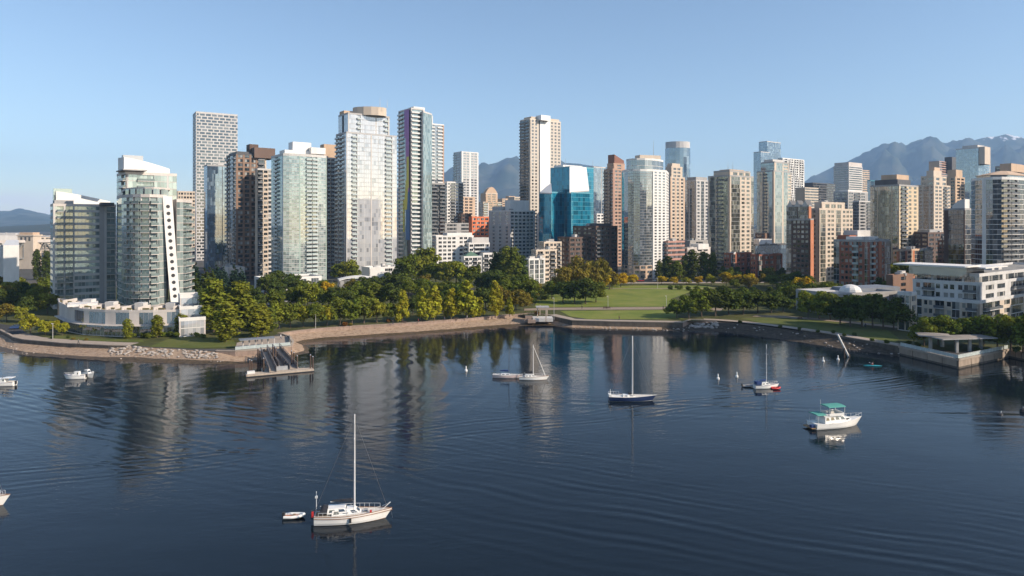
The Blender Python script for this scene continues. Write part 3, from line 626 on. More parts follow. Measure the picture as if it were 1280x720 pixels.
# brown brick tower with gables
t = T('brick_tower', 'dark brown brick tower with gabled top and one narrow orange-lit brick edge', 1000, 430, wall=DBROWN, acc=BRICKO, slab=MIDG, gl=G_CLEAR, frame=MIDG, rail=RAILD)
p, z = t.box(983, 1013, 1017, 275, 430, TH, 'g1.2 s.3 w1 w1 w1 w1 s.4', 'k1', 3.0)  # orange right face: sunlight on the dark brick put into its colour
p2, z2 = t.box(983, 1011, 1014, 258, 434, TH, 'g2 s.2 g2', 'k1', 3.0, zb=z); b = MB()
A, B = p2[3]-t.o.xy, p2[0]-t.o.xy; d = B-A; e = Vector((d.y, -d.x)).normalized()
for f0, f1 in ((.02, .3), (.36, .64), (.7, .98)):
    a, c, q = A+d*f0+e*.3, A+d*f1+e*.3, A+d*(f0+f1)/2+e*.3; h = z2-t.o.z
    b.poly([(a.x, a.y, h), (c.x, c.y, h), (q.x, q.y, h+4)], GREYW)
    b.poly([(c.x, c.y, h), (c.x-e.x*6, c.y-e.y*6, h), (q.x-e.x*6, q.y-e.y*6, h+4), (q.x, q.y, h+4)], DARKG); b.poly([(a.x-e.x*6, a.y-e.y*6, h), (a.x, a.y, h), (q.x, q.y, h+4), (q.x-e.x*6, q.y-e.y*6, h+4)], DARKG)
b.build('gable', t.e); t.done()
t = T('apartment_tower', 'squat beige tower with two dark glass bays, right of the dark brown brick tower', 1040, 442, wall=BEIGE, acc=BEIGE, slab=BEIGE, gl=G_BRONZE, frame=DARKG, rail=RAILD)
p, z = t.box(1012, 1024, 1066, 262, 442, TH, 's1 w1 s1', 's.3 g1.4 s.4 w1 w1 s.4 g1.4 s.4 w1 w1 w1', 3.0); p2, z2 = t.box(1018, 1027, 1056, 254, 446, TH, 's1', 's.4 w1 w1 w1 s.4', 3.0, zb=z); t.clutter(p2, z2, 4, 11); t.done()
# red brick block near the shore
t = T('brick_block', "red brick apartment block with sunlit right face and white roof boxes, behind the dome", 1080, 365, wall=BRICK, acc=BRICKO, slab=MIDG, gl=G_CLEAR, frame=GREYW, rail=RAILG)
p, z = t.box(1042, 1086, 1113, 302, 365, TH, 'g1.4 s.3 w1 w1 w1 b1.4 w1 s.4 g1', 's.3 b1.2 k.4 w1 k.8 w1 g1.8', 3.0); t.block('penthouse', 1062, 1078, 1098, 296, 303, 370, TH, WHITE, dl=9); t.block('penthouse', 1058, 1062, 1072, 294, 302, 378, TH, BRICK, dl=7); t.block('penthouse', 1066, 1072, 1088, 288, 298, 382, TH, GREYW, dl=8); t.clutter(p, z, 4, 15); t.done()  # orange piers put the sunlight of the right face into the brick colour
# tan-capped glass tower
t = T('apartment_tower', 'tower with dark olive glass, a yellow-beige right face and a tan rooftop box', 1115, 480, wall=pm('yellow_beige', (.56, .45, .31), .8, .08), acc=BEIGE, slab=MIDG, gl=G_BRONZE, frame=DARKG, rail=RAILD)
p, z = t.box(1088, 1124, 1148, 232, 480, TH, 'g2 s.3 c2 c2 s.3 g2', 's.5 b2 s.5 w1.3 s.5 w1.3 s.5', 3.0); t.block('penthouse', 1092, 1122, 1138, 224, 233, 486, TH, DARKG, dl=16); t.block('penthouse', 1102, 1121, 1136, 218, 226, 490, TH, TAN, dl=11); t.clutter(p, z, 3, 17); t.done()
t = T('ornate_tower', 'cream tower with a stepped crown and arched top, right of the tan-capped tower', 1167, 560, wall=BEIGE, acc=PEACH, slab=BEIGE, gl=G_DARK, rail=RAILD)
p, z = t.box(1147, 1167, 1188, 232, 560, TH, 's.3 w1 s.3 g1.4 s.3 w1', 's.3 w1 w1 s.3 b1 w1', 3.0); p, z2 = t.box(1151, 1167, 1183, 221, 563, TH, 'w1 w1', 's.4 w1 s.4 w1', 3.0, zb=z); t.block('penthouse', 1158, 1167, 1177, 213, 222, 566, TH, BEIGE); t.block('penthouse', 1163, 1168, 1175, 209, 215, 570, TH, PEACH); t.done()
t = T('ornate_tower', 'darker beige tower with an arched crown, standing just behind the cream stepped-crown tower', 1195, 640, wall=TAN, acc=BEIGE, slab=TAN, gl=G_DARK, cap=70)
p, z = t.box(1176, 1194, 1206, 222, 640, TH, 's.4 w1 s.4 w1', 's.3 w1 w1', 3.0); t.block('penthouse', 1184, 1195, 1203, 212, 223, 643, TH, TAN); t.done()
t = T('office_tower', 'far pinkish striped office tower left of the blue-green skyline tower', 1182, 1000, cap=40, wall=PEACH, slab=pm('pink_band', (.45, .3, .25), .8, .06), gl=G_DARK, pw=6)
t.box(1170, 1174, 1192, 202, 1000, TH, None, 'r1 r1', 3.4, dl=14); t.block('penthouse', 1188, 1190, 1198, 196, 215, 1010, TH, DARKG, dl=10); t.done()
t = T('glass_tower', 'far blue-green glass skyline tower before the right-hand mountain slope', 1215, 900, wall=GREYW, slab=GREYW, gl=G_BLUE, frame=MIDG, cap=70, pw=3)
p, z = t.box(1195, 1223, 1238, 185, 900, TH, 'c1 c1 c1 c1', 'c1 c1 g1 s.2', 3.3); t.block('penthouse', 1198, 1222, 1231, 181, 186, 905, TH, GREYW, dl=18); t.block('penthouse', 1228, 1231, 1238, 183, 205, 895, TH, BEIGE, dl=8); t.done()
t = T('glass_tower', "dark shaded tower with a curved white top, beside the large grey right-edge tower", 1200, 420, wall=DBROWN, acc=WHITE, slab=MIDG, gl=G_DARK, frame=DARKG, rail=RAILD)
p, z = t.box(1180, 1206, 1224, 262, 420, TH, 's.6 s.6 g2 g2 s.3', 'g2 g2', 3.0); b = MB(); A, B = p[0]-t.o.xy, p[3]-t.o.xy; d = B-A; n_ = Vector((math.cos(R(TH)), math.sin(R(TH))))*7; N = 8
for i in range(N):
    f0, f1 = i/N*.6, (i+1)/N*.6; za, zb_ = [z-t.o.z+6.5-4.2*(f/.6)**2 for f in (f0, f1)]; a, c = A+d*f0, A+d*f1
    b.poly([(c.x, c.y, z-t.o.z), (a.x, a.y, z-t.o.z), (a.x, a.y, za), (c.x, c.y, zb_)], WHITE); b.poly([(c.x, c.y, zb_), (a.x, a.y, za), (a.x+n_.x, a.y+n_.y, za), (c.x+n_.x, c.y+n_.y, zb_)], WHITE)
a = A; b.poly([(a.x, a.y, z-t.o.z), (a.x+n_.x, a.y+n_.y, z-t.o.z), (a.x+n_.x, a.y+n_.y, z-t.o.z+6.5), (a.x, a.y, z-t.o.z+6.5)], WHITE)
b.build('curved_roof', t.e); t.done()
t = T('apartment_block', 'dark rooftop cluster with one tan box, on the skyline at the far right edge', 1258, 640, cap=40, wall=DARKG, slab=MIDG, gl=G_DARK)
p, z = t.box(1244, 1262, 1290, 208, 640, TH, 'w1 w1', 'w1 w1', 3.1); t.clutter(p, z, 6, 21); t.block('penthouse', 1262, 1264, 1282, 204, 214, 630, TH, TAN, dl=9); t.done()
# large grey tower at right edge
t = T('apartment_tower', "large grey-white glass tower with curved balconies and hipped roof, cut by the right edge", 1245, 335, wall=GREYW, acc=WHITE, slab=WHITE, gl=G_DARK, frame=MIDG, rail=RAILD)
fr = PY((1214, 351), (1219, 344), (1230, 338.5), (1241, 335), (1252, 334), (1262, 335), (1272, 338), (1284, 343), (1330, 365)); bk = PY((1330, 385), (1235, 378)); zt = hz(224, 336); n = 24
pt = ['g1', 'g1 k.25', 'k.3 g1', 'g1 g1', 'b1', 'b1', 'g1', 'g1 b1 g1']
for i in range(8): t.face(fr[i], fr[i+1], GZ, zt, n, pt[i])
t.face(bk[1], fr[0], GZ, zt, n, 'g1 g1 s.4'); t.face(fr[-1], bk[0], GZ, zt, n, None); t.tops(fr+bk, zt, 1)
b = MB(); q = PY((1221, 350), (1238, 340), (1262, 340), (1290, 352), (1285, 374), (1238, 372)); c = sum(q, Vector((0, 0)))/6-t.o.xy
b.prism([(v.x-t.o.x, v.y-t.o.y) for v in q], zt-t.o.z, zt-t.o.z+2.4, G_GREY)
q2 = [(v-t.o.xy-c)*1.08+c for v in q]
for i in range(6): A, B = q2[i], q2[(i+1) % 6]; b.poly([(A.x, A.y, zt-t.o.z+2.4), (B.x, B.y, zt-t.o.z+2.4), (lerp(c.x, B.x, .25), lerp(c.y, B.y, .25), zt-t.o.z+5.2), (lerp(c.x, A.x, .25), lerp(c.y, A.y, .25), zt-t.o.z+5.2)], TAN)
b.poly([(lerp(c.x, v.x, .25), lerp(c.y, v.y, .25), zt-t.o.z+5.2) for v in q2], TAN)
b.build('hipped_roof', t.e); t.done()
# white terraced building by the quay
OFFW = pm('offwhite_render', (.56, .55, .54), .7, .14)
t = T('terraced_apartments', 'white six-storey terraced apartment building with thin flat roof canopies, behind the quay trees', 1200, 245, wall=OFFW, acc=BEIGE, slab=OFFW, gl=G_CLEAR, frame=GREYW, rail=RAILD)
z3 = GZ+9.3
t.wall = BEIGE; p, z = t.box(1138, 1224, 1345, 370, 243, TH, 's.4 g2 s.3 w1 w1 s.3 b2 s.3 w1.2 g1.5 s.3 w1 b2 s.4', 's.4 b2 s.4 w1 g1.6 s.4 b2 s.4 w1 w1 s.3 b2 w1', 3.1, ztop=z3)
t.wall = OFFW; p, z = t.box(1141, 1224, 1340, 350, 245.5, TH, 's.4 w1 s.3 b2 w1 s.3 w1 w1 s.3 w1 b2 s.4', 's.4 w1 w1 s.4 b2 w1 s.4 w1 w1 s.3 w1', 3.1, zb=z3, ztop=GZ+15.5)
p, z = t.box(1147, 1224, 1335, 343, 250, TH, 'g2 s.3 g2 g2 s.3 g2', 'g2 s.3 g2 s.3 g2 s.3 g2', 3.1, zb=GZ+15.5, ztop=GZ+18.4)
t.block('roof_canopy', 1144, 1206, 1226, 333, 335, 247, TH, ROOFW, dl=25); t.block('roof_canopy', 1206, 1232, 1260, 334.5, 336, 252, TH, ROOFW, dl=9); t.block('penthouse', 1150, 1208, 1230, 335.2, 346, 251, TH, G_DARK, dl=20); t.clutter(p, GZ+18.4, 4, 31)
t.wall = BEIGE; t.box(1122, 1139, 1146, 369, 238, TH, 's.3 g2 s.3 g1.6 s.2', 'w1', 3.1); t.done()
# domed low building
SLATE = pm('slate_blue_roof', (.18, .2, .23), .7, .1)
t = T('domed_building', "low grey building with a pale faceted dome, among dark trees near the quay", 1070, 285, wall=MIDG, slab=MIDG, gl=G_DARK, roofm=SLATE, cap=40)
p, z = t.box(1016, 1046, 1122, 370, 279, 22, 'w1 s.5 w1 s.5', 's.4 w1 s.5 w1 s.5 w1 s.5 w1', 4.2, dl=22); t.block('roof_slab', 1062, 1068, 1125, 361, 370, 296, 22, SLATE, dl=12); t.block('canopy', 1015, 1020, 1044, 364, 365.5, 290, 22, GREYW, dl=9)
b = MB(); c = atY(1063, 288, hz(364, 288))-t.o; rr = 4.3; rings = []
for j in range(6):
    f = j/5*math.pi/2*.93; rings.append([(c.x+rr*math.cos(f)*math.cos(i*math.pi/6), c.y+rr*math.cos(f)*math.sin(i*math.pi/6), c.z+math.sin(f)*2.9) for i in range(12)])
b.loft(rings, WHITE); b.prism([(c.x+4.6*math.cos(i*math.pi/6), c.y+4.6*math.sin(i*math.pi/6)) for i in range(12)], c.z-1.6, c.z, GREYW); b.build('dome', t.e); t.done()
# low houses and blocks
def low(name, label, pl, pm_, pr, yt, Y, lp, rp, th=TH, fh=3.0, cap=50, pent=None, **kw):
    t = T(name, label, (pl+pr)/2, Y, cap=cap, **kw); p, z = t.box(pl, pm_, pr, yt, Y, th, lp, rp, fh); t.clutter(p, z, 3, int(pl))
    if pent: t.block('penthouse', *pent[:5], Y+6, th, pent[5], dl=8)
    return t.done()
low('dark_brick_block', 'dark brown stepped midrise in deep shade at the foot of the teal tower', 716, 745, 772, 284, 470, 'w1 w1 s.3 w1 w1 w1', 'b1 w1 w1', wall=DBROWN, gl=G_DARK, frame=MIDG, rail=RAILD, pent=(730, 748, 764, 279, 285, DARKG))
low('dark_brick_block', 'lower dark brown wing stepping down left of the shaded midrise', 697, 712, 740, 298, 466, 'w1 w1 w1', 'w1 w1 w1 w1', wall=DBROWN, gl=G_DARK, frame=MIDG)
low('apartment_block', 'sunlit beige block with tall bays between the white-grey midrise and the brown wing', 672, 680, 702, 304, 455, 'w1', 's.3 b1 s.3 w1 w1 b1 s.3', wall=BEIGE, gl=G_DARK, rail=RAILD)
low('terraced_apartments', "white-framed house block with a grid of big windows, left of the olive trees", 655, 661, 681, 325, 425, 'w1', 's.3 g1 s.3 g1 s.3 g1 s.3', wall=WHITE, slab=WHITE, gl=G_GREY)
low('terraced_apartments', 'beige houses stepping behind the white-framed house block', 664, 670, 696, 314, 440, 'w1', 's.3 b1 s.3 w1 b1 s.3', wall=BEIGE, gl=G_DARK, rail=RAILD)
low('apartment_block', 'white cube-topped block low beside the round glass tower', 742, 748, 762, 283, 560, 'w1', 'w1 w1 s.4', wall=WHITE, gl=G_DARK)
low('apartment_block', 'pink low block with white window bands, right of the round glass tower', 829, 835, 856, 303, 470, 'r1', 'r1 r1 r1', wall=PEACH, slab=pm('dusty_pink', (.45, .25, .2), .8, .08), gl=G_GREY)
low('apartment_block', 'small white block with arched-looking openings between the pink block and the olive-glass tower', 853, 859, 888, 311, 480, 'w1', 's.3 w1 s.3 w1 w1 s.3', wall=PINKW, gl=G_DARK, pent=(870, 873, 886, 305, 312, WHITE))
low('flat_roofed_building', 'dark-roofed low building with white dormer, behind the small white block', 848, 856, 892, 302, 540, 'w1', 's1 w1 s1', wall=MIDG, gl=G_DARK)
low('brick_house', "red brick houses with white bay windows at the foot of the olive-glass tower", 905, 912, 940, 318, 455, 'w1 w1', 'k.3 g1 k.4 w1 w1 k.4 g1 k.3', wall=BRICK, acc=BRICK, gl=G_CLEAR, frame=WHITE)
low('brick_house', "right-hand run of red brick houses, left of the dark brown brick tower", 938, 945, 978, 320, 450, 'w1 w1', 'k.3 g1 k.4 w1 w1 k.4 g1 k.3', wall=BRICK, acc=BRICK, gl=G_CLEAR, frame=WHITE)
low('glass_block', 'dark low glass hall with a brown roof behind the red brick houses', 938, 944, 984, 307, 520, 'c1', 'c1 c1 c1 c1', wall=DARKG, gl=G_BLUE, frame=DARKG, roofm=BROWNB, pent=(946, 949, 965, 299, 308, WHITE))
low('flat_roofed_building', 'broad brown-roofed hall behind the dark low glass hall', 944, 956, 992, 293, 600, 'w1', 's1 w1 s1 w1', wall=BROWNB, gl=G_DARK, roofm=BROWNB)
low('brick_house', 'pinkish brick house row below the tan-capped tower', 1116, 1122, 1152, 314, 440, 'w1', 'k.3 g1 k.3 w1 k.3 g1 k.3', wall=PEACH, acc=BRICKO, gl=G_GREY)
low('apartment_block', 'small grey glass-cornered house at the right end of the pinkish brick row', 1150, 1154, 1166, 313, 435, 'g1', 'g1 g1', wall=GREYW, gl=G_GREY)
low('brick_house', 'dark red roofed pavilion among trees, left of the white terraces', 1108, 1116, 1142, 346, 330, 's1', 's1 w1 s1', wall=BROWNB, gl=G_DARK, roofm=pm('dark_red_roof', (.16, .05, .035), .8, .2))
low('apartment_block', 'dark midrise between the tan-capped tower and the cream stepped-crown tower', 1143, 1160, 1184, 292, 480, 'w1 w1', 'w1 w1 b1', wall=DBROWN, gl=G_DARK, rail=RAILD, pent=(1150, 1162, 1178, 287, 293, MIDG))
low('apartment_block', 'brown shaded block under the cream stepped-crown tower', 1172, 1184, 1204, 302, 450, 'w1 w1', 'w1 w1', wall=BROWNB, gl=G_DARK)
low('townhouse_row', 'row of low white houses along the street below the brown brick-pier tower', 318, 330, 402, 350, 372, 'w1', 's.3 g1 s.4 w1 s.5 g1 s.4 w1 s.5 g1 s.4', wall=WHITE, gl=G_GREY)
low('townhouse_row', 'white low building with a blank wall at the foot of the silver tower', 452, 462, 500, 336, 420, 's1', 's2 r1 s1', wall=WHITE, gl=G_DARK, roofm=ROOFW)
t = T('gabled_hall', "white gable-ended hall with a pale sheet roof, right of the silver tower's foot", 500, 400, cap=20, wall=WHITE, gl=G_DARK)
p = t.foot(478, 505, 517, 400, 30, dl=20); t.poly(p, GZ, hz(346, 400), 1, ['s1', None, None, 's.3 r1 s.3'], par=.05, rm=ROOFW); b = MB(); q = [v-t.o.xy for v in p]; zz = hz(346, 400)-t.o.z+.1; a, c = (q[0]+q[1])/2, (q[2]+q[3])/2; h = zz+2.2
b.poly([(q[3].x, q[3].y, zz), (q[0].x, q[0].y, zz), (a.x, a.y, h), (c.x, c.y, h)], ROOFW); b.poly([(q[1].x, q[1].y, zz), (q[2].x, q[2].y, zz), (c.x, c.y, h), (a.x, a.y, h)], ROOFW); b.poly([(q[0].x, q[0].y, zz), (q[1].x, q[1].y, zz), (a.x, a.y, h)], WHITE); b.poly([(q[2].x, q[2].y, zz), (q[3].x, q[3].y, zz), (c.x, c.y, h)], WHITE); b.build('pitched_roof', t.e); t.done()
t = T('curved_roof_shed', 'low shed with a shallow curved white roof, at the left foot of the silver tower', 445, 385, cap=20, wall=MIDG, gl=G_DARK)
p = t.foot(418, 424, 474, 385, 20, dl=10); t.poly(p, GZ, hz(351, 385), 1, ['s.3 r1 r1 s.3', None, None, 's1'], par=.05); b = MB(); q = [v-t.o.xy for v in p]; N = 10; zz = hz(351, 385)-t.o.z+.1
for i in range(N):
    f0, f1 = i/N, (i+1)/N; ha, hb = [zz+2.6*math.sin(math.pi*(.12+.76*f))-.6 for f in (f0, f1)]; A, B, D, E = q[0].lerp(q[1], f0), q[0].lerp(q[1], f1), q[3].lerp(q[2], f1), q[3].lerp(q[2], f0)
    b.poly([(A.x, A.y, ha), (B.x, B.y, hb), (D.x, D.y, hb), (E.x, E.y, ha)], ROOFW); b.poly([(A.x, A.y, ha-.5), (B.x, B.y, hb-.5), (B.x, B.y, hb), (A.x, A.y, ha)], ROOFW)
b.build('curved_roof', t.e); t.done()
low('garden_wall_house', 'small pink-white house at the shaded foot of the dark blue glass tower', 278, 286, 306, 336, 420, 's1', 's1 w1 s1', wall=PINKW, gl=G_DARK)
# off to the right of the view: the rest of the quarter, which shades the right shore
OFF = [((205, 194), 12, 22, 80), ((330, 95), 26, 26, 80), ((262, 172), 28, 28, 84), ((300, 215), 30, 26, 70), ((330, 140), 28, 28, 88)]
for i, ((x, y), w, d, h) in enumerate(OFF):
    t = T('apartment_tower', 'glass apartment tower on the quay beyond the right edge of the view', PX+F*x/y, y, cap=0, wall=GREYW, slab=GREYW, gl=G_GREY, group='towers beyond the right edge')
    c_, s_ = math.cos(R(TH)), math.sin(R(TH)); M_ = Vector((x, y)); p = [M_, M_+Vector((c_, s_))*w, M_+Vector((c_, s_))*w+Vector((-s_, c_))*d, M_+Vector((-s_, c_))*d]
    t.poly(p, GZ, GZ+h, int(h/3), ['g2 b2 g2', None, None, 'g2 b2 g2']); t.clutter(p, GZ+h, 4, i); t.done()
# ------------------------------------------------------------------ the setting: ground, water, shore, mountains, haze
def noise_mat(name, cols, scale, rough=.9, detail=6, bump=0, bdist=.1, stretch=(1, 1, 1)):
    m, n, l, p = newmat(name); tc = n.new('ShaderNodeTexCoord'); mp = n.new('ShaderNodeMapping'); mp.inputs['Scale'].default_value = stretch
    nz = n.new('ShaderNodeTexNoise'); nz.inputs['Scale'].default_value = scale; nz.inputs['Detail'].default_value = detail; nz.inputs['Roughness'].default_value = .7
    l.new(tc.outputs['Object'], mp.inputs[0]); l.new(mp.outputs[0], nz.inputs['Vector'])
    r = n.new('ShaderNodeValToRGB'); e = r.color_ramp.elements; k = len(cols)
    e[0].position = .28; e[0].color = cols[0]+(1,); e[1].position = .72; e[1].color = cols[-1]+(1,)
    for i in range(1, k-1): x = e.new(.28+.44*i/(k-1)); x.color = cols[i]+(1,)
    l.new(nz.outputs[0], r.inputs[0]); l.new(r.outputs[0], p.inputs['Base Color']); p.inputs['Roughness'].default_value = rough; p.inputs['Specular IOR Level'].default_value = .2
    if bump:
        b = n.new('ShaderNodeBump'); b.inputs['Strength'].default_value = bump; b.inputs['Distance'].default_value = bdist; l.new(nz.outputs[0], b.inputs['Height']); l.new(b.outputs[0], p.inputs['Normal'])
    return m
CITYG = noise_mat('city_ground', [(.05, .05, .05), (.09, .085, .08), (.06, .065, .04)], .03)
PARKG = noise_mat('park_ground', [(.035, .04, .014), (.07, .075, .02), (.11, .1, .045)], .12)
LAWN = noise_mat('lawn_grass', [(.10, .14, .022), (.155, .185, .032), (.23, .215, .06)], .07, bump=.4)
SHADEL = noise_mat('shade_toned_grass', [(.06, .085, .018), (.10, .115, .025), (.13, .12, .04)], .15)  # darker copy of the lawn colours, with shade put into the tone
BEACH = noise_mat('beach_shingle', [(.12, .08, .052), (.27, .19, .13), (.38, .28, .2), (.22, .17, .12)], .9, bump=.8, bdist=.25)
WETB = noise_mat('wet_shingle', [(.03, .026, .014), (.085, .06, .035), (.15, .105, .065)], .8, rough=.5, bump=.6, bdist=.2)
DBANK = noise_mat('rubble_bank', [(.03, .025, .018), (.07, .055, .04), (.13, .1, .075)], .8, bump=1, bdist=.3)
PATHM = noise_mat('pale_paving', [(.3, .25, .2), (.4, .33, .27)], .4)
PATHD = noise_mat('path_gravel', [(.24, .19, .14), (.32, .25, .19)], .4)
ASPH = noise_mat('asphalt', [(.045, .045, .047), (.065, .063, .062)], .3)
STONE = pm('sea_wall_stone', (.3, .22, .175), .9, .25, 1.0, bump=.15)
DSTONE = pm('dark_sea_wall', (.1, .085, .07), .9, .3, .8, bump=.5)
# matched pairs along the shore: wall top (px, py at z=3.5), water edge (px, py at z=0), beach height at the wall foot, wall material
S = [(-300, 411, -300, 436, 1.6), (-100, 411.5, -100, 439, 1.6), (0, 413, 0, 441, 1.6), (12, 419, 10, 442, 1.5), (17, 422, 20, 443.5, 1.5), (30, 425, 35, 445, 1.4), (75, 429, 80, 448, 1.4), (135, 432, 140, 451.5, 1.6), (160, 432.5, 165, 452.5, 2.4),
     (200, 435, 205, 454, 2.45), (240, 437.5, 243, 455, 2.45), (270, 439, 275, 455.5, 2.3), (294, 439.5, 300, 455.5, 1.2), (330, 437.5, 330, 452, 1.1), (364, 433.5, 352, 447.5, 1.1), (367, 428, 387, 441, 1.4), (362, 420.5, 386, 434.5, 1.7), (352, 417.5, 377, 431.5, 1.8), (372, 414.5, 384, 428.5, 1.9), (400, 411.5, 404, 425.5, 1.8), (440, 408.5, 444, 423, 1.8),
     (480, 406.5, 482, 420, 1.8), (520, 404, 520, 418, 1.8), (560, 401, 560, 415, 1.8), (600, 397.5, 600, 412, 1.8), (640, 394, 640, 409, 1.7), (660, 392.5, 662, 407, 1.5), (685, 394, 688, 407.2, 1.2), (702, 398, 703, 409, .9), (715, 400.8, 716, 410.5, .8), (760, 402, 760, 412, .7), (810, 402.9, 810, 413, .7),
     (853, 403.5, 853, 414, .7), (863, 400, 866, 414, 1.2), (880, 400.5, 882, 414, 1.6), (896, 401, 898, 415, 2.2), (915, 402.4, 917, 417, 2.3), (950, 406, 952, 421, 2.3), (1000, 412.5, 1000, 428, 2.2), (1040, 418, 1041, 434, 2.1), (1060, 422, 1060, 437, 2.0), (1100, 428.8, 1100, 442.5, 1.4), (1124, 433, 1124, 445.6, .4)]
PIER = [(1124, 433), (1198, 449.5), (1257, 437.5)]
TAIL = [(1262, 436.5), (1285, 441), (1340, 452), (1500, 480)]
wall = [at(a, b) for a, b, *_ in S] + [at(*p) for p in PIER] + [at(*p) for p in TAIL] + [Vector((330, 40, GZ)), Vector((600, -100, GZ)), Vector((11000, -400, GZ))]
left = [Vector((-11000, 330, GZ)), Vector((-1500, 300, GZ))]
outer = left + wall + [Vector((11000, 13500, GZ)), Vector((-11000, 13500, GZ))]
b = MB()
for tri in tessellate_polygon([outer]): 
    a, c, d = [outer[i] for i in tri]
    if (c-a).cross(d-a).z < 0: c, d = d, c
    b.poly([a, c, d], CITYG)
tag(b.build('ground'), kind='structure')
def sheet(name, pts, m, dz, struct=True):
    P = [Vector((p[0], p[1], 0)) for p in pts]; b = MB()
    for tri in tessellate_polygon([P]):
        a, c, d = [P[i] for i in tri]
        if (c-a).cross(d-a).z < 0: c, d = d, c
        b.poly([(q.x, q.y, GZ+dz) for q in (a, c, d)], m)
    return tag(b.build(name), kind='structure')
def psheet(name, pp, m, dz): return sheet(name, [at(*p) for p in pp], m, dz)
# beach strip: wall foot -> water edge -> under water
bw = [at(a, b) for a, b, *_ in S]; be = [at(s[2], s[3], 0) for s in S]
def resample(k):                                   # finer stations along the shore
    o = []
    for i in range(len(S)-1):
        n = max(1, int((bw[i]-bw[i+1]).length/2.5))
        for j in range(n):
            f = j/n; o.append((bw[i].lerp(bw[i+1], f), be[i].lerp(be[i+1], f), lerp(S[i][4], S[i+1][4], f)))
    o.append((bw[-1], be[-1], S[-1][4])); return o
st = resample(0); b = MB(); NR = 9; rows = []
for w, e, z in st:
    r = []
    for j in range(NR+1):
        f = j/NR; p = Vector((w.x, w.y, z)).lerp(Vector((e.x, e.y, 0)), f)
        if 0 < j: 
            p.x += noise.noise(p*.35)*.5; p.y += noise.noise(p*.35+Vector((9, 3, 1)))*.6
            p.z = z*(1-f)**1.15-.04+noise.noise(p*.5)*.16*min(1, f*4)
        r.append(p)
    d = Vector((e.x-w.x, e.y-w.y, 0)); d = d.normalized() if d.length > .1 else Vector((0, -1, 0))
    r.append(r[-1]+d*5+Vector((0, 0, -1.2))); rows.append(r)
for i in range(len(rows)-1):
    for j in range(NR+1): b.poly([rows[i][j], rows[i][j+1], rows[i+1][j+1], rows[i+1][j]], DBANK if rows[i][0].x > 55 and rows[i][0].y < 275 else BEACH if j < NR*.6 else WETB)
tag(b.build('beach', smooth=True), kind='structure')
# sea wall faces, in stretches
def seawall(i0, i1, label, m, cope=PATHM, cap_=.28):
    P = [at(s[0], s[1]) for s in S[i0:i1+1]]; zs = [s[4]-.3 for s in S[i0:i1+1]]; c = P[len(P)//2]
    e = empty('sea_wall', (c.x, c.y, 0), 0, label, 'sea wall', 'sea walls along the shore'); b = MB(); k = MB()
    for i in range(len(P)-1):
        A, B = P[i]-c, P[i+1]-c; d = (B-A).normalized(); n_ = Vector((d.y, -d.x, 0))*.12
        b.poly([(A.x+n_.x, A.y+n_.y, zs[i]), (B.x+n_.x, B.y+n_.y, zs[i+1]), (B.x+n_.x, B.y+n_.y, GZ+.02), (A.x+n_.x, A.y+n_.y, GZ+.02)], m)
        k.box((A.x, A.y, GZ), d, (d.y, -d.x), -.05, (B-A).length+.05, -.55, .2, .03+.003*(i % 3), cap_+.006*(i % 3), cope)
    b.build('wall_face', e); k.build('coping', e)
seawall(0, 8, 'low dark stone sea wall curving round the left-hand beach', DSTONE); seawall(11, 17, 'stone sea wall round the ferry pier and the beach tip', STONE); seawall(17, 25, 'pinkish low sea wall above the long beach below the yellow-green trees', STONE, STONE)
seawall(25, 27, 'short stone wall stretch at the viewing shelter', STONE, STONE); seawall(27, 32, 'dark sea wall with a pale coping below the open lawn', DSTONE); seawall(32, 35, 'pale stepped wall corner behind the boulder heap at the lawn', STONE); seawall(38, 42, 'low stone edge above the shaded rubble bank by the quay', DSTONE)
# promenades, lawns, paths, street
def strip(name, line, width, m, dz, side=1):
    P = [at(*p) for p in line]; b = MB(); L = []; Rr = []
    for i, p in enumerate(P):
        d = (P[min(i+1, len(P)-1)]-P[max(i-1, 0)]).normalized(); n_ = Vector((-d.y, d.x, 0))*width*side; L.append(p); Rr.append(p+n_)
    for i in range(len(P)-1): b.poly([(q.x, q.y, GZ+dz) for q in (L[i], L[i+1], Rr[i+1], Rr[i])], m)
    return tag(b.build(name), kind='structure')
psheet('park_ground', [(-300, 408), (0, 409), (30, 423), (135, 430), (240, 436), (294, 436), (352, 416), (400, 410.5), (640, 393), (702, 397), (853, 402.3), (896, 400), (1000, 411), (1060, 420.5), (1124, 431), (1198, 440), (1262, 435), (1400, 455), (1500, 400), (1300, 350), (990, 344), (690, 344), (540, 341), (360, 358), (250, 362), (-300, 352)], PARKG, .03)
strip('promenade', [(s[0], s[1]-.1) for s in S[3:9]], 5.5, PATHM, .07); strip('promenade', [(s[0], s[1]-.1) for s in S[17:26]], 3.0, PATHD, .07)
strip('promenade', [(s[0], s[1]-.1) for s in S[27:33]], 4.0, PATHM, .13); strip('promenade', [(s[0], s[1]-.1) for s in S[34:43]], 4.2, PATHM, .13)
psheet('road', [(-300, 408.5), (0, 409.5), (16, 418), (35, 422.5), (60, 424.5), (52, 421), (34, 417), (22, 408), (0, 405), (-300, 404)], ASPH, .06)
psheet('lawn', [(668, 384), (852, 383.4), (838, 374), (866, 364), (895, 360), (880, 357), (770, 357), (742, 362), (690, 363), (672, 374)], LAWN, .09)
psheet('lawn', [(700, 389), (845, 387.5), (848, 397), (856, 399), (735, 399.2), (712, 395.5)], LAWN, .09)
psheet('path', [(655, 388.5), (700, 387.5), (880, 386.8), (900, 389), (905, 386), (860, 383.6), (690, 384.8), (655, 386)], PATHD, .08)
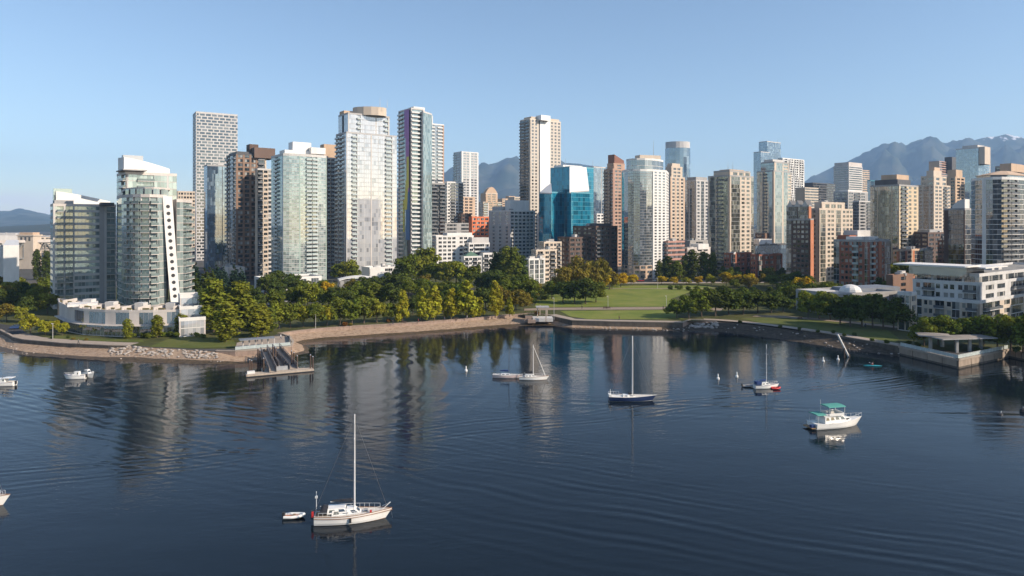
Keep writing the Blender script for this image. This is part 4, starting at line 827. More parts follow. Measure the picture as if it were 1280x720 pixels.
psheet('path', [(690, 363), (742, 361.5), (900, 360.5), (900, 360), (742, 361), (690, 362.2)], PATHD, .11)
psheet('lawn', [(925, 398), (990, 396.5), (1040, 402), (1110, 413), (1124, 424), (1118, 429), (1060, 420), (1000, 411.5), (955, 405)], SHADEL, .09)
psheet('path', [(940, 396), (985, 398), (1045, 402.5), (1120, 410.5), (1140, 411), (1120, 408), (1040, 399.5), (980, 395), (945, 394)], PATHD, .12)
psheet('lawn', [(186, 434), (210, 424), (245, 420), (292, 425), (296, 434), (250, 435.5)], SHADEL, .09)
psheet('lawn', [(60, 423), (130, 427), (180, 428), (178, 425), (130, 424), (70, 419)], SHADEL, .10)
psheet('street', [(760, 348.6), (1000, 348.6), (1000, 352), (760, 353)], ASPH, .06); psheet('pavement', [(760, 353.2), (1000, 352.2), (1000, 353.5), (760, 354.6)], PATHM, .08)
psheet('street', [(480, 372), (600, 362), (604, 359.5), (480, 368), (360, 374), (330, 380), (335, 383)], ASPH, .06)
# water
m, n, l, p = newmat('harbour_water')
p.inputs['Base Color'].default_value = (.006, .011, .017, 1); p.inputs['Roughness'].default_value = .025; p.inputs['IOR'].default_value = 1.25
tc = n.new('ShaderNodeTexCoord')
def wn(scale, stretch, rot, detail=2, dist=0):
    mp = n.new('ShaderNodeMapping'); mp.inputs['Scale'].default_value = stretch; mp.inputs['Rotation'].default_value = (0, 0, R(rot)); l.new(tc.outputs['Object'], mp.inputs[0])
    z = n.new('ShaderNodeTexNoise'); z.inputs['Scale'].default_value = scale; z.inputs['Detail'].default_value = detail; z.inputs['Roughness'].default_value = .55; z.inputs['Distortion'].default_value = dist; l.new(mp.outputs[0], z.inputs['Vector']); return z.outputs[0]
def mth(op, a, c):
    x = n.new('ShaderNodeMath'); x.operation = op
    for i, v in ((0, a), (1, c)):
        if isinstance(v, (int, float)): x.inputs[i].default_value = v
        else: l.new(v, x.inputs[i])
    return x.outputs[0]
def rings(cx, cyy, wl, r0, r1, warp=1.5):                 # boat wakes spreading out as rings, fading with distance
    mp = n.new('ShaderNodeMapping'); mp.inputs['Location'].default_value = (-cx, -cyy, 0); l.new(tc.outputs['Object'], mp.inputs[0])
    ln = n.new('ShaderNodeVectorMath'); ln.operation = 'LENGTH'; l.new(mp.outputs[0], ln.inputs[0])
    d = mth('ADD', ln.outputs['Value'], mth('MULTIPLY', wn(.018, (1, 1, 1), 0, 1), warp*4))
    s = mth('SINE', mth('MULTIPLY', d, 2*math.pi/wl), 0)
    mr = n.new('ShaderNodeMapRange'); mr.interpolation_type = 'SMOOTHSTEP'; l.new(ln.outputs['Value'], mr.inputs[0]); mr.inputs[1].default_value = r0; mr.inputs[2].default_value = lerp(r0, r1, .4)
    m2 = n.new('ShaderNodeMapRange'); m2.interpolation_type = 'SMOOTHSTEP'; l.new(ln.outputs['Value'], m2.inputs[0]); m2.inputs[1].default_value = lerp(r0, r1, .6); m2.inputs[2].default_value = r1; m2.inputs[3].default_value = 1; m2.inputs[4].default_value = 0
    return mth('MULTIPLY', s, mth('MULTIPLY', mr.outputs[0], m2.outputs[0]))
fine = wn(1.6, (1, 1.7, 1), 14, 3); mid_ = wn(.45, (1, 2.2, 1), -10, 2, .5); big = wn(.07, (1, 1.8, 1), 20, 2)
patch = n.new('ShaderNodeMapRange'); patch.interpolation_type = 'SMOOTHSTEP'; l.new(wn(.016, (1, 2.2, 1), 8, 3, .8), patch.inputs[0]); patch.inputs[1].default_value = .38; patch.inputs[2].default_value = .62; patch.inputs[3].default_value = .45; patch.inputs[4].default_value = 1.0
h = mth('MULTIPLY', mth('ADD', mth('MULTIPLY', fine, .012), mth('MULTIPLY', mid_, .034)), patch.outputs[0])
h = mth('ADD', h, mth('MULTIPLY', big, .07))
h = mth('ADD', h, mth('MULTIPLY', rings(-60, 178, 5.5, 20, 70, 1), .013))
def train(nx, ny, wl, c0, wd, warp):                     # a wake's straight wave train, broken up by noise
    dt = n.new('ShaderNodeVectorMath'); dt.operation = 'DOT_PRODUCT'; l.new(tc.outputs['Object'], dt.inputs[0]); dt.inputs[1].default_value = (nx, ny, 0)
    d0 = dt.outputs['Value']; d = mth('ADD', d0, mth('MULTIPLY', wn(.02, (1, 1, 1), 0, 2), warp))
    sn = mth('ADD', mth('SINE', mth('MULTIPLY', d, 2*math.pi/wl), 0), mth('MULTIPLY', mth('SINE', mth('MULTIPLY', d, 2*math.pi/wl*1.37), 0), .7))
    mr = n.new('ShaderNodeMapRange'); mr.interpolation_type = 'SMOOTHSTEP'; l.new(mth('ABSOLUTE', mth('SUBTRACT', d0, c0), 0), mr.inputs[0]); mr.inputs[1].default_value = 0; mr.inputs[2].default_value = wd; mr.inputs[3].default_value = 1; mr.inputs[4].default_value = 0
    m3 = n.new('ShaderNodeMapRange'); l.new(wn(.03, (1, 1.5, 1), 30, 2), m3.inputs[0]); m3.inputs[1].default_value = .35; m3.inputs[2].default_value = .65
    return mth('MULTIPLY', sn, mth('MULTIPLY', mr.outputs[0], m3.outputs[0]))
h = mth('ADD', h, mth('MULTIPLY', train(.41, .91, 2.6, 96, 34, 14), .016))
h = mth('ADD', h, mth('MULTIPLY', train(.1, .99, 4.2, 150, 12, 10), .016))
h = mth('ADD', h, mth('MULTIPLY', train(-.35, .94, 2.4, 128, 16, 10), .010))
h = mth('ADD', h, mth('MULTIPLY', rings(-150, 260, 6, 80, 150, 1), .012))
bp = n.new('ShaderNodeBump'); bp.inputs['Strength'].default_value = 1; bp.inputs['Distance'].default_value = 1; l.new(h, bp.inputs['Height']); l.new(bp.outputs[0], p.inputs['Normal'])
WATER = m
b = MB(); b.poly([(-11000, -600, 0), (11000, -600, 0), (11000, 1500, 0), (-11000, 1500, 0)], WATER); tag(b.build('water'), kind='structure')
# mountains: ridge heights read along the horizon, rough slopes
RIDGE = [(-400, 255), (-100, 262), (0, 264), (25, 262), (60, 268), (120, 272), (200, 268), (300, 262), (400, 252), (480, 240), (540, 224), (560, 216), (585, 209), (605, 206), (622, 202), (633, 197), (645, 198), (655, 203), (690, 206), (720, 204), (745, 208), (790, 213), (830, 222), (870, 226), (900, 234), (945, 236), (975, 240), (1005, 230), (1020, 219), (1045, 206), (1062, 201), (1090, 191), (1104, 184), (1117, 176.5), (1126, 180), (1134, 184), (1148, 175), (1155, 173), (1163, 171.5), (1172, 175), (1180, 178), (1195, 179.5), (1212, 176), (1228, 172), (1245, 170), (1258, 166), (1268, 168), (1280, 171), (1320, 168), (1380, 180), (1500, 195), (1700, 215)]
def ridge(px):
    for (a, ya), (c, yc) in zip(RIDGE, RIDGE[1:]):
        if a <= px <= c: return lerp(ya, yc, (px-a)/(c-a))
    return RIDGE[0][1] if px < 0 else RIDGE[-1][1]
m, n, l, p = newmat('mountain_forest'); g = n.new('ShaderNodeNewGeometry'); sx = n.new('ShaderNodeSeparateXYZ'); l.new(g.outputs['Position'], sx.inputs[0])
nz = n.new('ShaderNodeTexNoise'); nz.inputs['Scale'].default_value = .004; nz.inputs['Detail'].default_value = 8; l.new(g.outputs['Position'], nz.inputs['Vector'])
r = n.new('ShaderNodeValToRGB'); r.color_ramp.elements[0].color = (.018, .03, .018, 1); r.color_ramp.elements[1].color = (.085, .085, .06, 1); r.color_ramp.elements[0].position = .4; r.color_ramp.elements[1].position = .68; l.new(nz.outputs[0], r.inputs[0])
n2 = n.new('ShaderNodeTexNoise'); n2.inputs['Scale'].default_value = .009; n2.inputs['Detail'].default_value = 6; l.new(g.outputs['Position'], n2.inputs['Vector'])
ad = n.new('ShaderNodeMath'); ad.operation = 'MULTIPLY_ADD'; ad.inputs[1].default_value = 620; l.new(n2.outputs[0], ad.inputs[0]); l.new(sx.outputs[2], ad.inputs[2])
mr = n.new('ShaderNodeMapRange'); mr.inputs[1].default_value = 1545; mr.inputs[2].default_value = 1610; l.new(ad.outputs[0], mr.inputs[0])
mx = n.new('ShaderNodeMix'); mx.data_type = 'RGBA'; l.new(mr.outputs[0], mx.inputs['Factor']); l.new(r.outputs[0], mx.inputs['A']); mx.inputs['B'].default_value = (.75, .75, .78, 1); l.new(mx.outputs['Result'], p.inputs['Base Color']); p.inputs['Roughness'].default_value = .95; p.inputs['Specular IOR Level'].default_value = .1
MOUNT = m
YR, Y0, NX, NY = 9500, 6200, 520, 46; b = MB(); grid = []
for i in range(NX+1):
    px = -400+2100*i/NX; H = max(60, hz(ridge(px), YR)); col = []
    for j in range(NY+1):
        f = j/NY; Y = lerp(Y0, 11800, f); X = (px-PX)/F*Y; fr = (Y-Y0)/(YR-Y0); P = Vector((X, Y, 0))
        env = fr**.85 if fr <= 1 else max(0, 1-(fr-1)*.9)
        rdg = 1-abs(noise.noise(Vector((X*.0011, Y*.0006, 3))))*2; rd2 = noise.fractal(P*.0022, .9, 2.1, 5)
        z = H*env*(1+(.38*(rdg-.6)+.3*rd2)*(1-fr**6 if fr < 1 else .3)*min(1, fr*3))+rd2*14*(1 if fr > .9 else .5)
        col.append((X, Y, max(z, 5)+(-2 if j in (0,) else 0)))
    grid.append(col)
for i in range(NX+1): b.v += grid[i]
k = b.mi(MOUNT)
for i in range(NX):
    for j in range(NY):
        a = i*(NY+1)+j; b.f.append((a, a+NY+1, a+NY+2, a+1)); b.m.append(k)
tag(b.build('mountains', smooth=True), kind='structure')
# nearer wooded headland at the far left
b = MB(); N = 90; k = b.mi(noise_mat('headland_forest', [(.02, .03, .018), (.05, .055, .03)], .01)); M_ = 10
for i in range(N+1):
    px = -500+700*i/N
    top = lerp(286, 279, max(0, min(1, (px+60)/150)))
    for j in range(M_+1):
        f = j/M_; Y = lerp(3300, 4500, f); X = (px-PX)/F*Y; H = hz(top, 3900); z = H*math.sin(math.pi*f)**.7*(1+.25*noise.noise(Vector((X*.004, Y*.004, 1))))*min(1, max(0, (200-px)/120))+noise.noise(Vector((X*.02, Y*.02, 5)))*5
        b.v.append((X, Y, max(4, z)))
for i in range(N):
    for j in range(M_): a = i*(M_+1)+j; b.f.append((a, a+M_+1, a+M_+2, a+1)); b.m.append(k)
tag(b.build('headland', smooth=True), kind='structure')
# air
m = bpy.data.materials.new('air'); m.use_nodes = True; n = m.node_tree.nodes; n.clear(); o_ = n.new('ShaderNodeOutputMaterial'); v = n.new('ShaderNodeVolumePrincipled')
v.inputs['Color'].default_value = (.42, .66, 1, 1); v.inputs['Density'].default_value = HAZE = 6.5e-5; v.inputs['Anisotropy'].default_value = 0
m.node_tree.links.new(v.outputs[0], o_.inputs['Volume'])
b = MB(); b.bx(-11500, 11500, -900, 14000, -3.5, 1420, m); tag(b.build('haze'), kind='stuff')
# ------------------------------------------------------------------ trees
def leafmat(name, vary=.35, trans=.28):
    m, n, l, p = newmat(name); n.remove(p); out = n['Material Output']
    oi = n.new('ShaderNodeObjectInfo'); g = n.new('ShaderNodeNewGeometry')
    mr = n.new('ShaderNodeMapRange'); mr.inputs[3].default_value = 1-vary; mr.inputs[4].default_value = 1+vary; l.new(g.outputs['Random Per Island'], mr.inputs[0])
    hs = n.new('ShaderNodeHueSaturation'); l.new(oi.outputs['Color'], hs.inputs['Color']); l.new(mr.outputs[0], hs.inputs['Value'])
    m2 = n.new('ShaderNodeMapRange'); m2.inputs[3].default_value = .485; m2.inputs[4].default_value = .515; l.new(g.outputs['Random Per Island'], m2.inputs[0]); l.new(m2.outputs[0], hs.inputs['Hue'])
    d = n.new('ShaderNodeBsdfDiffuse'); t = n.new('ShaderNodeBsdfTranslucent'); l.new(hs.outputs[0], d.inputs[0]); l.new(hs.outputs[0], t.inputs[0])
    mx = n.new('ShaderNodeMixShader'); mx.inputs[0].default_value = trans; l.new(d.outputs[0], mx.inputs[1]); l.new(t.outputs[0], mx.inputs[2]); l.new(mx.outputs[0], out.inputs[0]); return m
LEAF = leafmat('leaves')
BARK = pm('bark', (.11, .085, .065), .95, .3, 2)
def crown_mesh(lobes, n, leaf, seed, up=.25):
    r = random.Random(seed); b = MB(); k = b.mi(LEAF); ws = [l[1][0]*l[1][1]+l[1][0]*l[1][2] for l in lobes]
    for _ in range(int(n*1.35)):
        c, rad = r.choices(lobes, ws)[0]
        v = Vector((r.gauss(0, 1), r.gauss(0, 1), r.gauss(0, 1)+.25)).normalized(); q = r.uniform(.62, 1.06)
        if r.random() < .2: q *= r.uniform(.4, .9)
        p = Vector((c[0]+v.x*rad[0]*q, c[1]+v.y*rad[1]*q, c[2]+v.z*rad[2]*q))
        nn = (v+Vector((r.gauss(0, .45), r.gauss(0, .45), r.gauss(0, .45)+up))).normalized(); x = nn.orthogonal().normalized(); y = nn.cross(x); a = r.random()*6.28
        x, y = x*math.cos(a)+y*math.sin(a), y*math.cos(a)-x*math.sin(a); s = leaf*1.3*r.uniform(.6, 1.3); j = len(b.v); w = r.uniform(.55, .9)
        b.v += [tuple(p-x*s), tuple(p-y*s*w+nn*s*.15), tuple(p+x*s), tuple(p+y*s*w+nn*s*.15)]; b.f.append((j, j+1, j+2, j+3)); b.m.append(k)
    return b.mesh('crown')
def trunk_mesh(h0, r0, limbs, seed, top=.7):
    r = random.Random(seed); b = MB(); p = Vector((0, 0, -.02)); q = Vector((r.uniform(-.01, .01), r.uniform(-.01, .01), h0)); b.tube(p, q, r0, r0*.72, BARK, 7); t = Vector((r.uniform(-.03, .03), r.uniform(-.03, .03), top)); b.tube(q, t, r0*.72, r0*.25, BARK, 6)
    for i in range(limbs):
        a = i*2.4+r.random(); f = r.uniform(.0, .6); s = q.lerp(t, f); e = s+Vector((math.cos(a)*.22, math.sin(a)*.22, r.uniform(.12, .25)))*(1-f*.5); b.tube(s, e, r0*.42, r0*.12, BARK, 5)
    return b.mesh('trunk')
PROTO = {}
def proto(kind):
    out = []
    for v in range(4):
        r = random.Random(hash_(kind)+v); L = []
        if kind == 'round':
            for i in range(17):
                z = r.uniform(.32, .88); rr = .36*math.sqrt(max(.05, 1-((z-.55)/.42)**2)); a = i*2.4+r.random(); d = rr*r.uniform(.45, .95); s = r.uniform(.1, .19); L.append(((math.cos(a)*d, math.sin(a)*d, z), (s, s, s*.85)))
            L.append(((0, 0, .58), (.24, .24, .28))); out.append((crown_mesh(L, 1500, .03, v+10), trunk_mesh(.24, .022, 5, v)))
        elif kind == 'cone':
            for i in range(16):
                z = lerp(.16, .93, (i/15)**.9); rr = .21*(1-((z-.12)/.95)**1.6)+.015; a = i*2.4+r.random(); s = r.uniform(.07, .115)*(1.2-z*.6); L.append(((math.cos(a)*rr*.7, math.sin(a)*rr*.7, z), (s, s, s*1.25)))
            L.append(((0, 0, .42), (.13, .13, .32))); out.append((crown_mesh(L, 1500, .024, v+20), trunk_mesh(.12, .016, 4, v)))
        elif kind == 'poplar':
            for i in range(18):
                z = lerp(.1, .94, i/17); rr = .12*math.sin(math.pi*min(1, (z+.06)/1.05))**.7; a = i*2.4+r.random(); s = r.uniform(.05, .085); L.append(((math.cos(a)*rr*.8, math.sin(a)*rr*.8, z), (s, s, s*1.7)))
            L.append(((0, 0, .5), (.1, .1, .4))); out.append((crown_mesh(L, 1600, .019, v+30), trunk_mesh(.08, .012, 3, v)))
        elif kind == 'spread':
            for i in range(20):
                z = r.uniform(.35, .86); rr = .5*math.sqrt(max(.05, 1-((z-.5)/.45)**2)); a = i*2.4+r.random(); d = rr*r.uniform(.4, .95); s = r.uniform(.11, .2); L.append(((math.cos(a)*d, math.sin(a)*d, z), (s, s, s*.7)))
            L.append(((0, 0, .55), (.32, .32, .22))); out.append((crown_mesh(L, 1900, .028, v+40), trunk_mesh(.22, .026, 6, v, .6)))
        elif kind == 'fir':
            for i in range(15):
                z = lerp(.12, .96, i/14); rr = .2*(1-z)+.02
                for k in range(3 if i < 12 else 1): a = i*1.3+k*2.1+r.random()*.6; L.append(((math.cos(a)*rr*.62, math.sin(a)*rr*.62, z), (rr*.5+.01, rr*.5+.01, .03)))
            out.append((crown_mesh(L, 1500, .022, v+50, .5), trunk_mesh(.15, .015, 0, v, .9)))
        elif kind == 'shrub':
            for i in range(9): a = i*2.4+r.random(); d = r.uniform(.1, .45); s = r.uniform(.25, .42); L.append(((math.cos(a)*d, math.sin(a)*d, r.uniform(.25, .6)), (s, s, s*.9)))
            out.append((crown_mesh(L, 420, .085, v+60), trunk_mesh(.15, .03, 3, v, .4)))
    PROTO[kind] = out
def hash_(s): return sum(ord(c)*(i+3) for i, c in enumerate(s))
for k_ in ('round', 'cone', 'poplar', 'spread', 'fir', 'shrub'): proto(k_)
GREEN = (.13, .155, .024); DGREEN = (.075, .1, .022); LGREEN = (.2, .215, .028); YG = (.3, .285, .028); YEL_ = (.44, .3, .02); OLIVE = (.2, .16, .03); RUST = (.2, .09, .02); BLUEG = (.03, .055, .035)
ORD = 'first second third fourth fifth sixth seventh eighth ninth tenth eleventh twelfth thirteenth fourteenth fifteenth sixteenth seventeenth eighteenth nineteenth twentieth twenty-first twenty-second twenty-third twenty-fourth twenty-fifth'.split()
def ordn(i, n): return 'leftmost' if i == 0 else 'rightmost' if i == n-1 else ORD[i]
def zone(kind, items, adj, phrase, group, name=None, cat='tree', wid=1.0, jit=.12):
    """items: (px, base py, top py, colour[, width factor])"""
    items = sorted(items, key=lambda t: t[0]); n = len(items); r = random.Random(hash_(phrase))
    for i, it in enumerate(items):
        px, pb, ptp, col = it[:4]; w = (it[4] if len(it) > 4 else 1)*wid; o = at(px, pb); h = (pb-ptp)/F*o.y
        lab = f"{ordn(i, n)} {adj} {phrase}" if i in (0, n-1) else f"{ordn(i, n)} {adj} from the left {phrase}"
        if n == 1: lab = f"lone {adj} {phrase}"
        k_ = it[5] if len(it) > 5 else kind
        e = empty(name or {'round': 'broadleaf_tree', 'cone': 'conical_tree', 'poplar': 'poplar_tree', 'spread': 'spreading_tree', 'fir': 'fir_tree', 'shrub': 'shrub'}[k_], o, r.random()*6.28, lab, cat, group)
        w *= {'round': 1.14, 'poplar': 1.3, 'cone': 1.1}.get(k_, 1); e.scale = (h*w*r.uniform(.88, 1.14), h*w*r.uniform(.88, 1.14), h); c, t = PROTO[k_][r.randrange(4)]
        co_ = inst('crown', c, e); s = r.uniform(1-jit, 1+jit); g = r.uniform(.94, 1.08); co_.color = (col[0]*s*g, col[1]*s, col[2]*s, 1); inst('trunk', t, e)
def fill(n, x0, x1, ya, yb, h0, h1, cols, seed, gap=7):
    r = random.Random(seed); out = []; tries = 0
    while len(out) < n and tries < 4000:
        tries += 1; px = r.uniform(x0, x1); f = r.random(); pb = lerp(ya(px) if callable(ya) else ya, yb(px) if callable(yb) else yb, f)
        if any(abs(px-q[0]) < gap and abs(pb-q[1]) < gap*.35 for q in out): continue
        Y = at(px, pb).y; out.append((px, pb, pb-r.uniform(h0, h1)*F/Y, r.choice(cols)))
    return out
zone('round', [(8, 402, 377, OLIVE), (27, 403, 383, LGREEN)], 'olive tree', 'at the bend of the waterfront road, far left', 'trees at the road bend')
zone('round', [(38, 417, 391, YG), (57, 419, 400, YG), (69, 417.5, 399, YG, .9), (78, 419.5, 402, YG, .9), (121, 419, 406, YG)], 'small yellow-green tree', 'in front of the townhouse podium', 'small waterfront trees', jit=.08)
zone('poplar', [(159.5, 423, 399, LGREEN, 1.5), (196.5, 422, 394, LGREEN, 1.6), (228, 419, 392, LGREEN, 1.8)], 'columnar tree', 'before the curved tower podium', 'columnar trees at the podium')
zone('poplar', [(267, 416, 350, LGREEN, 1.5), (283, 427, 378, LGREEN, 1.8), (300, 414, 353, LGREEN, 1.5), (325, 421, 380, LGREEN, 1.8), (313, 412, 374, LGREEN, 1.4), (336, 415, 386, GREEN, 1.7)], 'tall bushy poplar', 'behind the ferry pier', 'poplars behind the pier')
zone('round', [(349, 411, 378, LGREEN), (363, 409.5, 374, GREEN), (379, 409, 380, YG, .9), (393, 408.5, 376, GREEN), (409, 408, 379, YG, .85), (425, 407, 372, GREEN), (440, 406, 373, GREEN), (455, 404.5, 370, GREEN), (471, 403.5, 372, LGREEN), (484, 402.5, 377, GREEN)], 'round green tree', 'in the front row above the long beach', 'front row above the long beach')
zone('round', fill(13, 338, 492, 388, 384, 9, 12.5, [GREEN, GREEN, LGREEN, DGREEN], 3, 9), 'round tree', 'in the second row behind the long beach', 'second row behind the long beach')
zone('round', fill(16, 330, 500, 372, 364, 8, 12, [GREEN, DGREEN, DGREEN, OLIVE], 4, 7), 'dark park tree', 'in the rear row below the green glass tower', 'rear park row', wid=1.05)
zone('round', [(410, 372, 352, YEL_, .9), (445, 378, 356, YG)], 'golden tree', 'among the dark park rows', 'golden park trees')
zone('cone', [(503, 402.5, 361, YG), (527, 401.5, 360, YG), (543, 400.5, 357, YG, 1.15), (564, 399, 360, YG), (583, 398.5, 350, YG, 1.1), (600, 397, 371, YG, 1.1), (619, 396.5, 350, YG, .95), (637, 395.5, 371, YG, 1.1)], 'yellow-green conical tree', 'in the row above the beach wall', 'yellow-green row', wid=.98, jit=.1)
zone('round', [(516, 393, 368, DGREEN), (554, 391, 364, DGREEN), (571, 389, 354, DGREEN), (607, 388, 356, DGREEN), (628, 388, 356, OLIVE), (645, 388, 360, OLIVE), (655, 388, 366, OLIVE, .9)], 'green tree', 'behind the yellow-green row', 'green trees behind the yellow-green row')
zone('round', fill(22, 500, 668, 378, 362, 8, 13, [DGREEN, GREEN, GREEN, OLIVE], 5, 7), 'dark green tree', 'in the wooded belt left of the lawn', 'wooded belt left of the lawn', wid=1.1)
zone('round', [(507, 360, 318, GREEN), (520, 357, 309, GREEN, .9), (533, 357, 308, LGREEN, .9), (545, 359, 325, GREEN), (556, 360, 325, LGREEN), (570, 360, 323, LGREEN), (585, 360, 330, GREEN)], 'tall leafy tree', 'under the long white apartment complex', 'tall trees under the white complex')
zone('poplar', [(598, 359, 331, GREEN, .8), (621, 357, 316, DGREEN, 1.3), (632, 358, 310, GREEN, 1.3), (641, 358, 311, GREEN, 1.3), (651, 357, 320, DGREEN, 1.4)], 'upright poplar', 'left of the white-framed house block', 'poplars by the white-framed house')
zone('spread', [(702, 371, 332, OLIVE, .8), (717, 368, 322, OLIVE, .8), (732, 367, 319, OLIVE, .85), (748, 366, 322, OLIVE, .8), (762, 362, 331, OLIVE, .8)], 'large olive-brown tree', 'in the clump at the top of the lawn', 'olive clump at the top of the lawn')
zone('round', [(678, 374, 356, GREEN), (690, 374, 350, GREEN), (704, 379, 350, DGREEN), (718, 380, 352, DGREEN), (732, 380, 347, DGREEN), (745, 378, 352, GREEN), (666, 381, 366, DGREEN), (660, 383, 371, OLIVE)], 'dark bushy tree', 'at the front of the olive clump', 'dark trees before the olive clump', wid=1.15)
zone('round', [(752, 364, 341, YEL_), (776, 359, 341, YEL_), (789, 357, 342, YEL_), (765, 361, 344, YG)], 'golden tree', 'right of the olive clump', 'golden trees at the lawn edge', wid=1.1)
zone('poplar', [(834, 352, 321, DGREEN, 1.5), (846, 352, 326, GREEN, 1.5), (857, 350, 320, GREEN, 1.3), (865, 350, 313, DGREEN, 1.3), (880, 349, 315, GREEN, 1.3), (890, 349, 317, GREEN, 1.3), (824, 350, 326, GREEN, 1.0)], 'upright dark poplar', 'along the street below the olive-glass tower', 'street poplars')
zone('round', [(827, 356, 344, YEL_, 1.3), (842, 356, 345, YEL_, 1.3), (858, 356, 346, YG, 1.3), (873, 356, 345, YEL_, 1.3), (889, 357, 342, YG, 1.2), (908, 358, 340, YEL_, 1.1), (920, 359, 343, YEL_, 1.2), (935, 360, 342, YEL_, 1.1)], 'small golden street tree', 'along the upper lawn edge', 'golden street trees')
zone('round', fill(11, 900, 985, 352, 346, 7, 10, [DGREEN, GREEN, DGREEN], 8, 6), 'dark street tree', 'before the red brick houses', 'trees before the brick houses')
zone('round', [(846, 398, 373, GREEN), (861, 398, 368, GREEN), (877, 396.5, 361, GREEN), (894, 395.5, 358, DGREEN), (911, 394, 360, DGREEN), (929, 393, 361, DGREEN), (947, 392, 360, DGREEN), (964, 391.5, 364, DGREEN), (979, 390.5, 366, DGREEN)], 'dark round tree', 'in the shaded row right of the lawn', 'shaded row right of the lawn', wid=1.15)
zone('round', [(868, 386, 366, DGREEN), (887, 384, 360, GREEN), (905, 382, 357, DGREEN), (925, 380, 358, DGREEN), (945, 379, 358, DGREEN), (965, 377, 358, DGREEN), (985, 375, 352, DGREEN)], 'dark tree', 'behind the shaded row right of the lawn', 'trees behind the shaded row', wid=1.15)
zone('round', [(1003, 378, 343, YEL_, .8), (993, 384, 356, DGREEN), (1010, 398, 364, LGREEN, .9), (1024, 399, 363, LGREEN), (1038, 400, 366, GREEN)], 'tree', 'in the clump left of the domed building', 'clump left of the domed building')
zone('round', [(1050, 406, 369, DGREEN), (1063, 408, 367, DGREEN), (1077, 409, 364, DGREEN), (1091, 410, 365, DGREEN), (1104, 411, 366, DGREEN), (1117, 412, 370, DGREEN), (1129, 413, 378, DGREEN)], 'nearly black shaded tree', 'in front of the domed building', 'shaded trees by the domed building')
zone('round', [(1060, 360, 342, GREEN), (1095, 358, 335, GREEN), (1113, 357, 328, LGREEN, .8), (1126, 356, 324, GREEN), (1103, 369, 346, DGREEN), (1131, 372, 345, DGREEN), (1112, 372, 350, DGREEN), (1165, 345, 318, DGREEN), (1176, 343, 312, DGREEN), (1186, 342, 316, DGREEN)], 'tree', 'behind the domed building and white terraces', 'trees behind the domed building')
zone('round', [(1155, 433, 397, GREEN), (1173, 431, 393, GREEN, 1.05), (1193, 431, 398, GREEN), (1213, 431, 394, GREEN), (1230, 432, 393, GREEN), (1247, 436, 400, GREEN), (1263, 438, 390, LGREEN), (1279, 440, 388, GREEN), (1297, 444, 390, GREEN)], 'bushy tree', 'in the row behind the quay pavilion', 'row behind the quay pavilion', wid=1.1)
zone('round', fill(24, -30, 64, 396, 366, 8, 12, [GREEN, LGREEN, GREEN, OLIVE, DGREEN], 12, 7), 'green tree', 'in the wooded slope at the far left', 'wooded slope at the far left', wid=1.05)
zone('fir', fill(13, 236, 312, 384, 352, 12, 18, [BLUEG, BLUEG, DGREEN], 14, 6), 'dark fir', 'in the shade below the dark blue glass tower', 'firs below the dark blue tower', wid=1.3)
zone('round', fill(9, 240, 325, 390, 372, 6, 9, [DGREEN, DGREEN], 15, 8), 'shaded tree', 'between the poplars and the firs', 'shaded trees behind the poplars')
zone('round', [(424, 352, 327, GREEN), (434, 352, 325, LGREEN), (443, 352, 329, GREEN)], 'green tree', 'at the left foot of the silver tower', 'trees at the foot of the silver tower')
zone('round', fill(14, 545, 660, 346, 338, 7, 11, [GREEN, DGREEN, OLIVE], 18, 7), 'street tree', 'between the white houses above the park', 'trees between the white houses')
zone('poplar', [(46, 350, 313, DGREEN, .8), (58, 350, 314, DGREEN, .8)], 'upright tree', 'standing before the steel bridge', 'upright trees at the bridge')
zone('round', fill(12, 985, 1052, 384, 362, 8, 12, [DGREEN, DGREEN, GREEN], 31, 8), 'shaded tree', 'in the dark grove between the lawn and the dome', 'dark grove by the dome', wid=1.1)
zone('round', fill(10, 905, 1012, 366, 356, 6, 9, [DGREEN, GREEN, OLIVE], 33, 8), 'small dark tree', 'at the upper right end of the lawn', 'small trees at the upper lawn end', wid=1.15)
zone('round', fill(9, 1128, 1215, 352, 340, 8, 12, [DGREEN, GREEN], 35, 7), 'street tree', 'between the tan-capped tower and the white terraces', 'street trees behind the white terraces')
zone('shrub', [(168, 421.5, 415.5, GREEN), (178, 422, 415, DGREEN), (186, 423, 415, GREEN), (205, 421, 414, GREEN), (213, 421, 413, DGREEN), (221, 421.5, 414, GREEN), (238, 420, 413, DGREEN), (246, 421, 414.5, GREEN), (253, 423, 416, GREEN), (108, 426, 422.5, OLIVE), (92, 425, 421.5, OLIVE), (85, 423, 419, DGREEN), (66, 423.5, 419.5, DGREEN)], 'low shrub', 'in the beds below the podium', 'podium shrubs', cat='shrub')
zone('shrub', [(838, 362, 356, DGREEN), (849, 362.5, 356, GREEN), (860, 363, 357, DGREEN), (872, 364, 357, GREEN), (884, 365, 358, DGREEN), (899, 366, 358, GREEN), (681, 375, 368, DGREEN), (671, 394, 388, RUST), (430, 408, 402, RUST), (438, 407.5, 403, OLIVE), (486, 403, 398, RUST)], 'low bush', 'along the lawn and beach wall edges', 'bushes at the lawn edges', cat='shrub')
zone('shrub', [(925, 404, 400, DGREEN), (975, 410, 405.5, DGREEN), (1000, 413, 408.5, DGREEN), (1022, 416, 411.5, DGREEN), (1055, 421, 416, DGREEN), (1090, 427, 422, DGREEN), (1108, 430, 424, DGREEN), (1042, 417, 412, DGREEN), (1068, 420, 415, DGREEN), (1135, 431, 425, DGREEN), (1147, 434, 427, DGREEN), (1221, 440, 433, DGREEN), (1235, 440, 434, GREEN), (1271, 440, 432, DGREEN)], 'dark shrub', 'on the shaded bank by the quay', 'quay shrubs', cat='shrub')
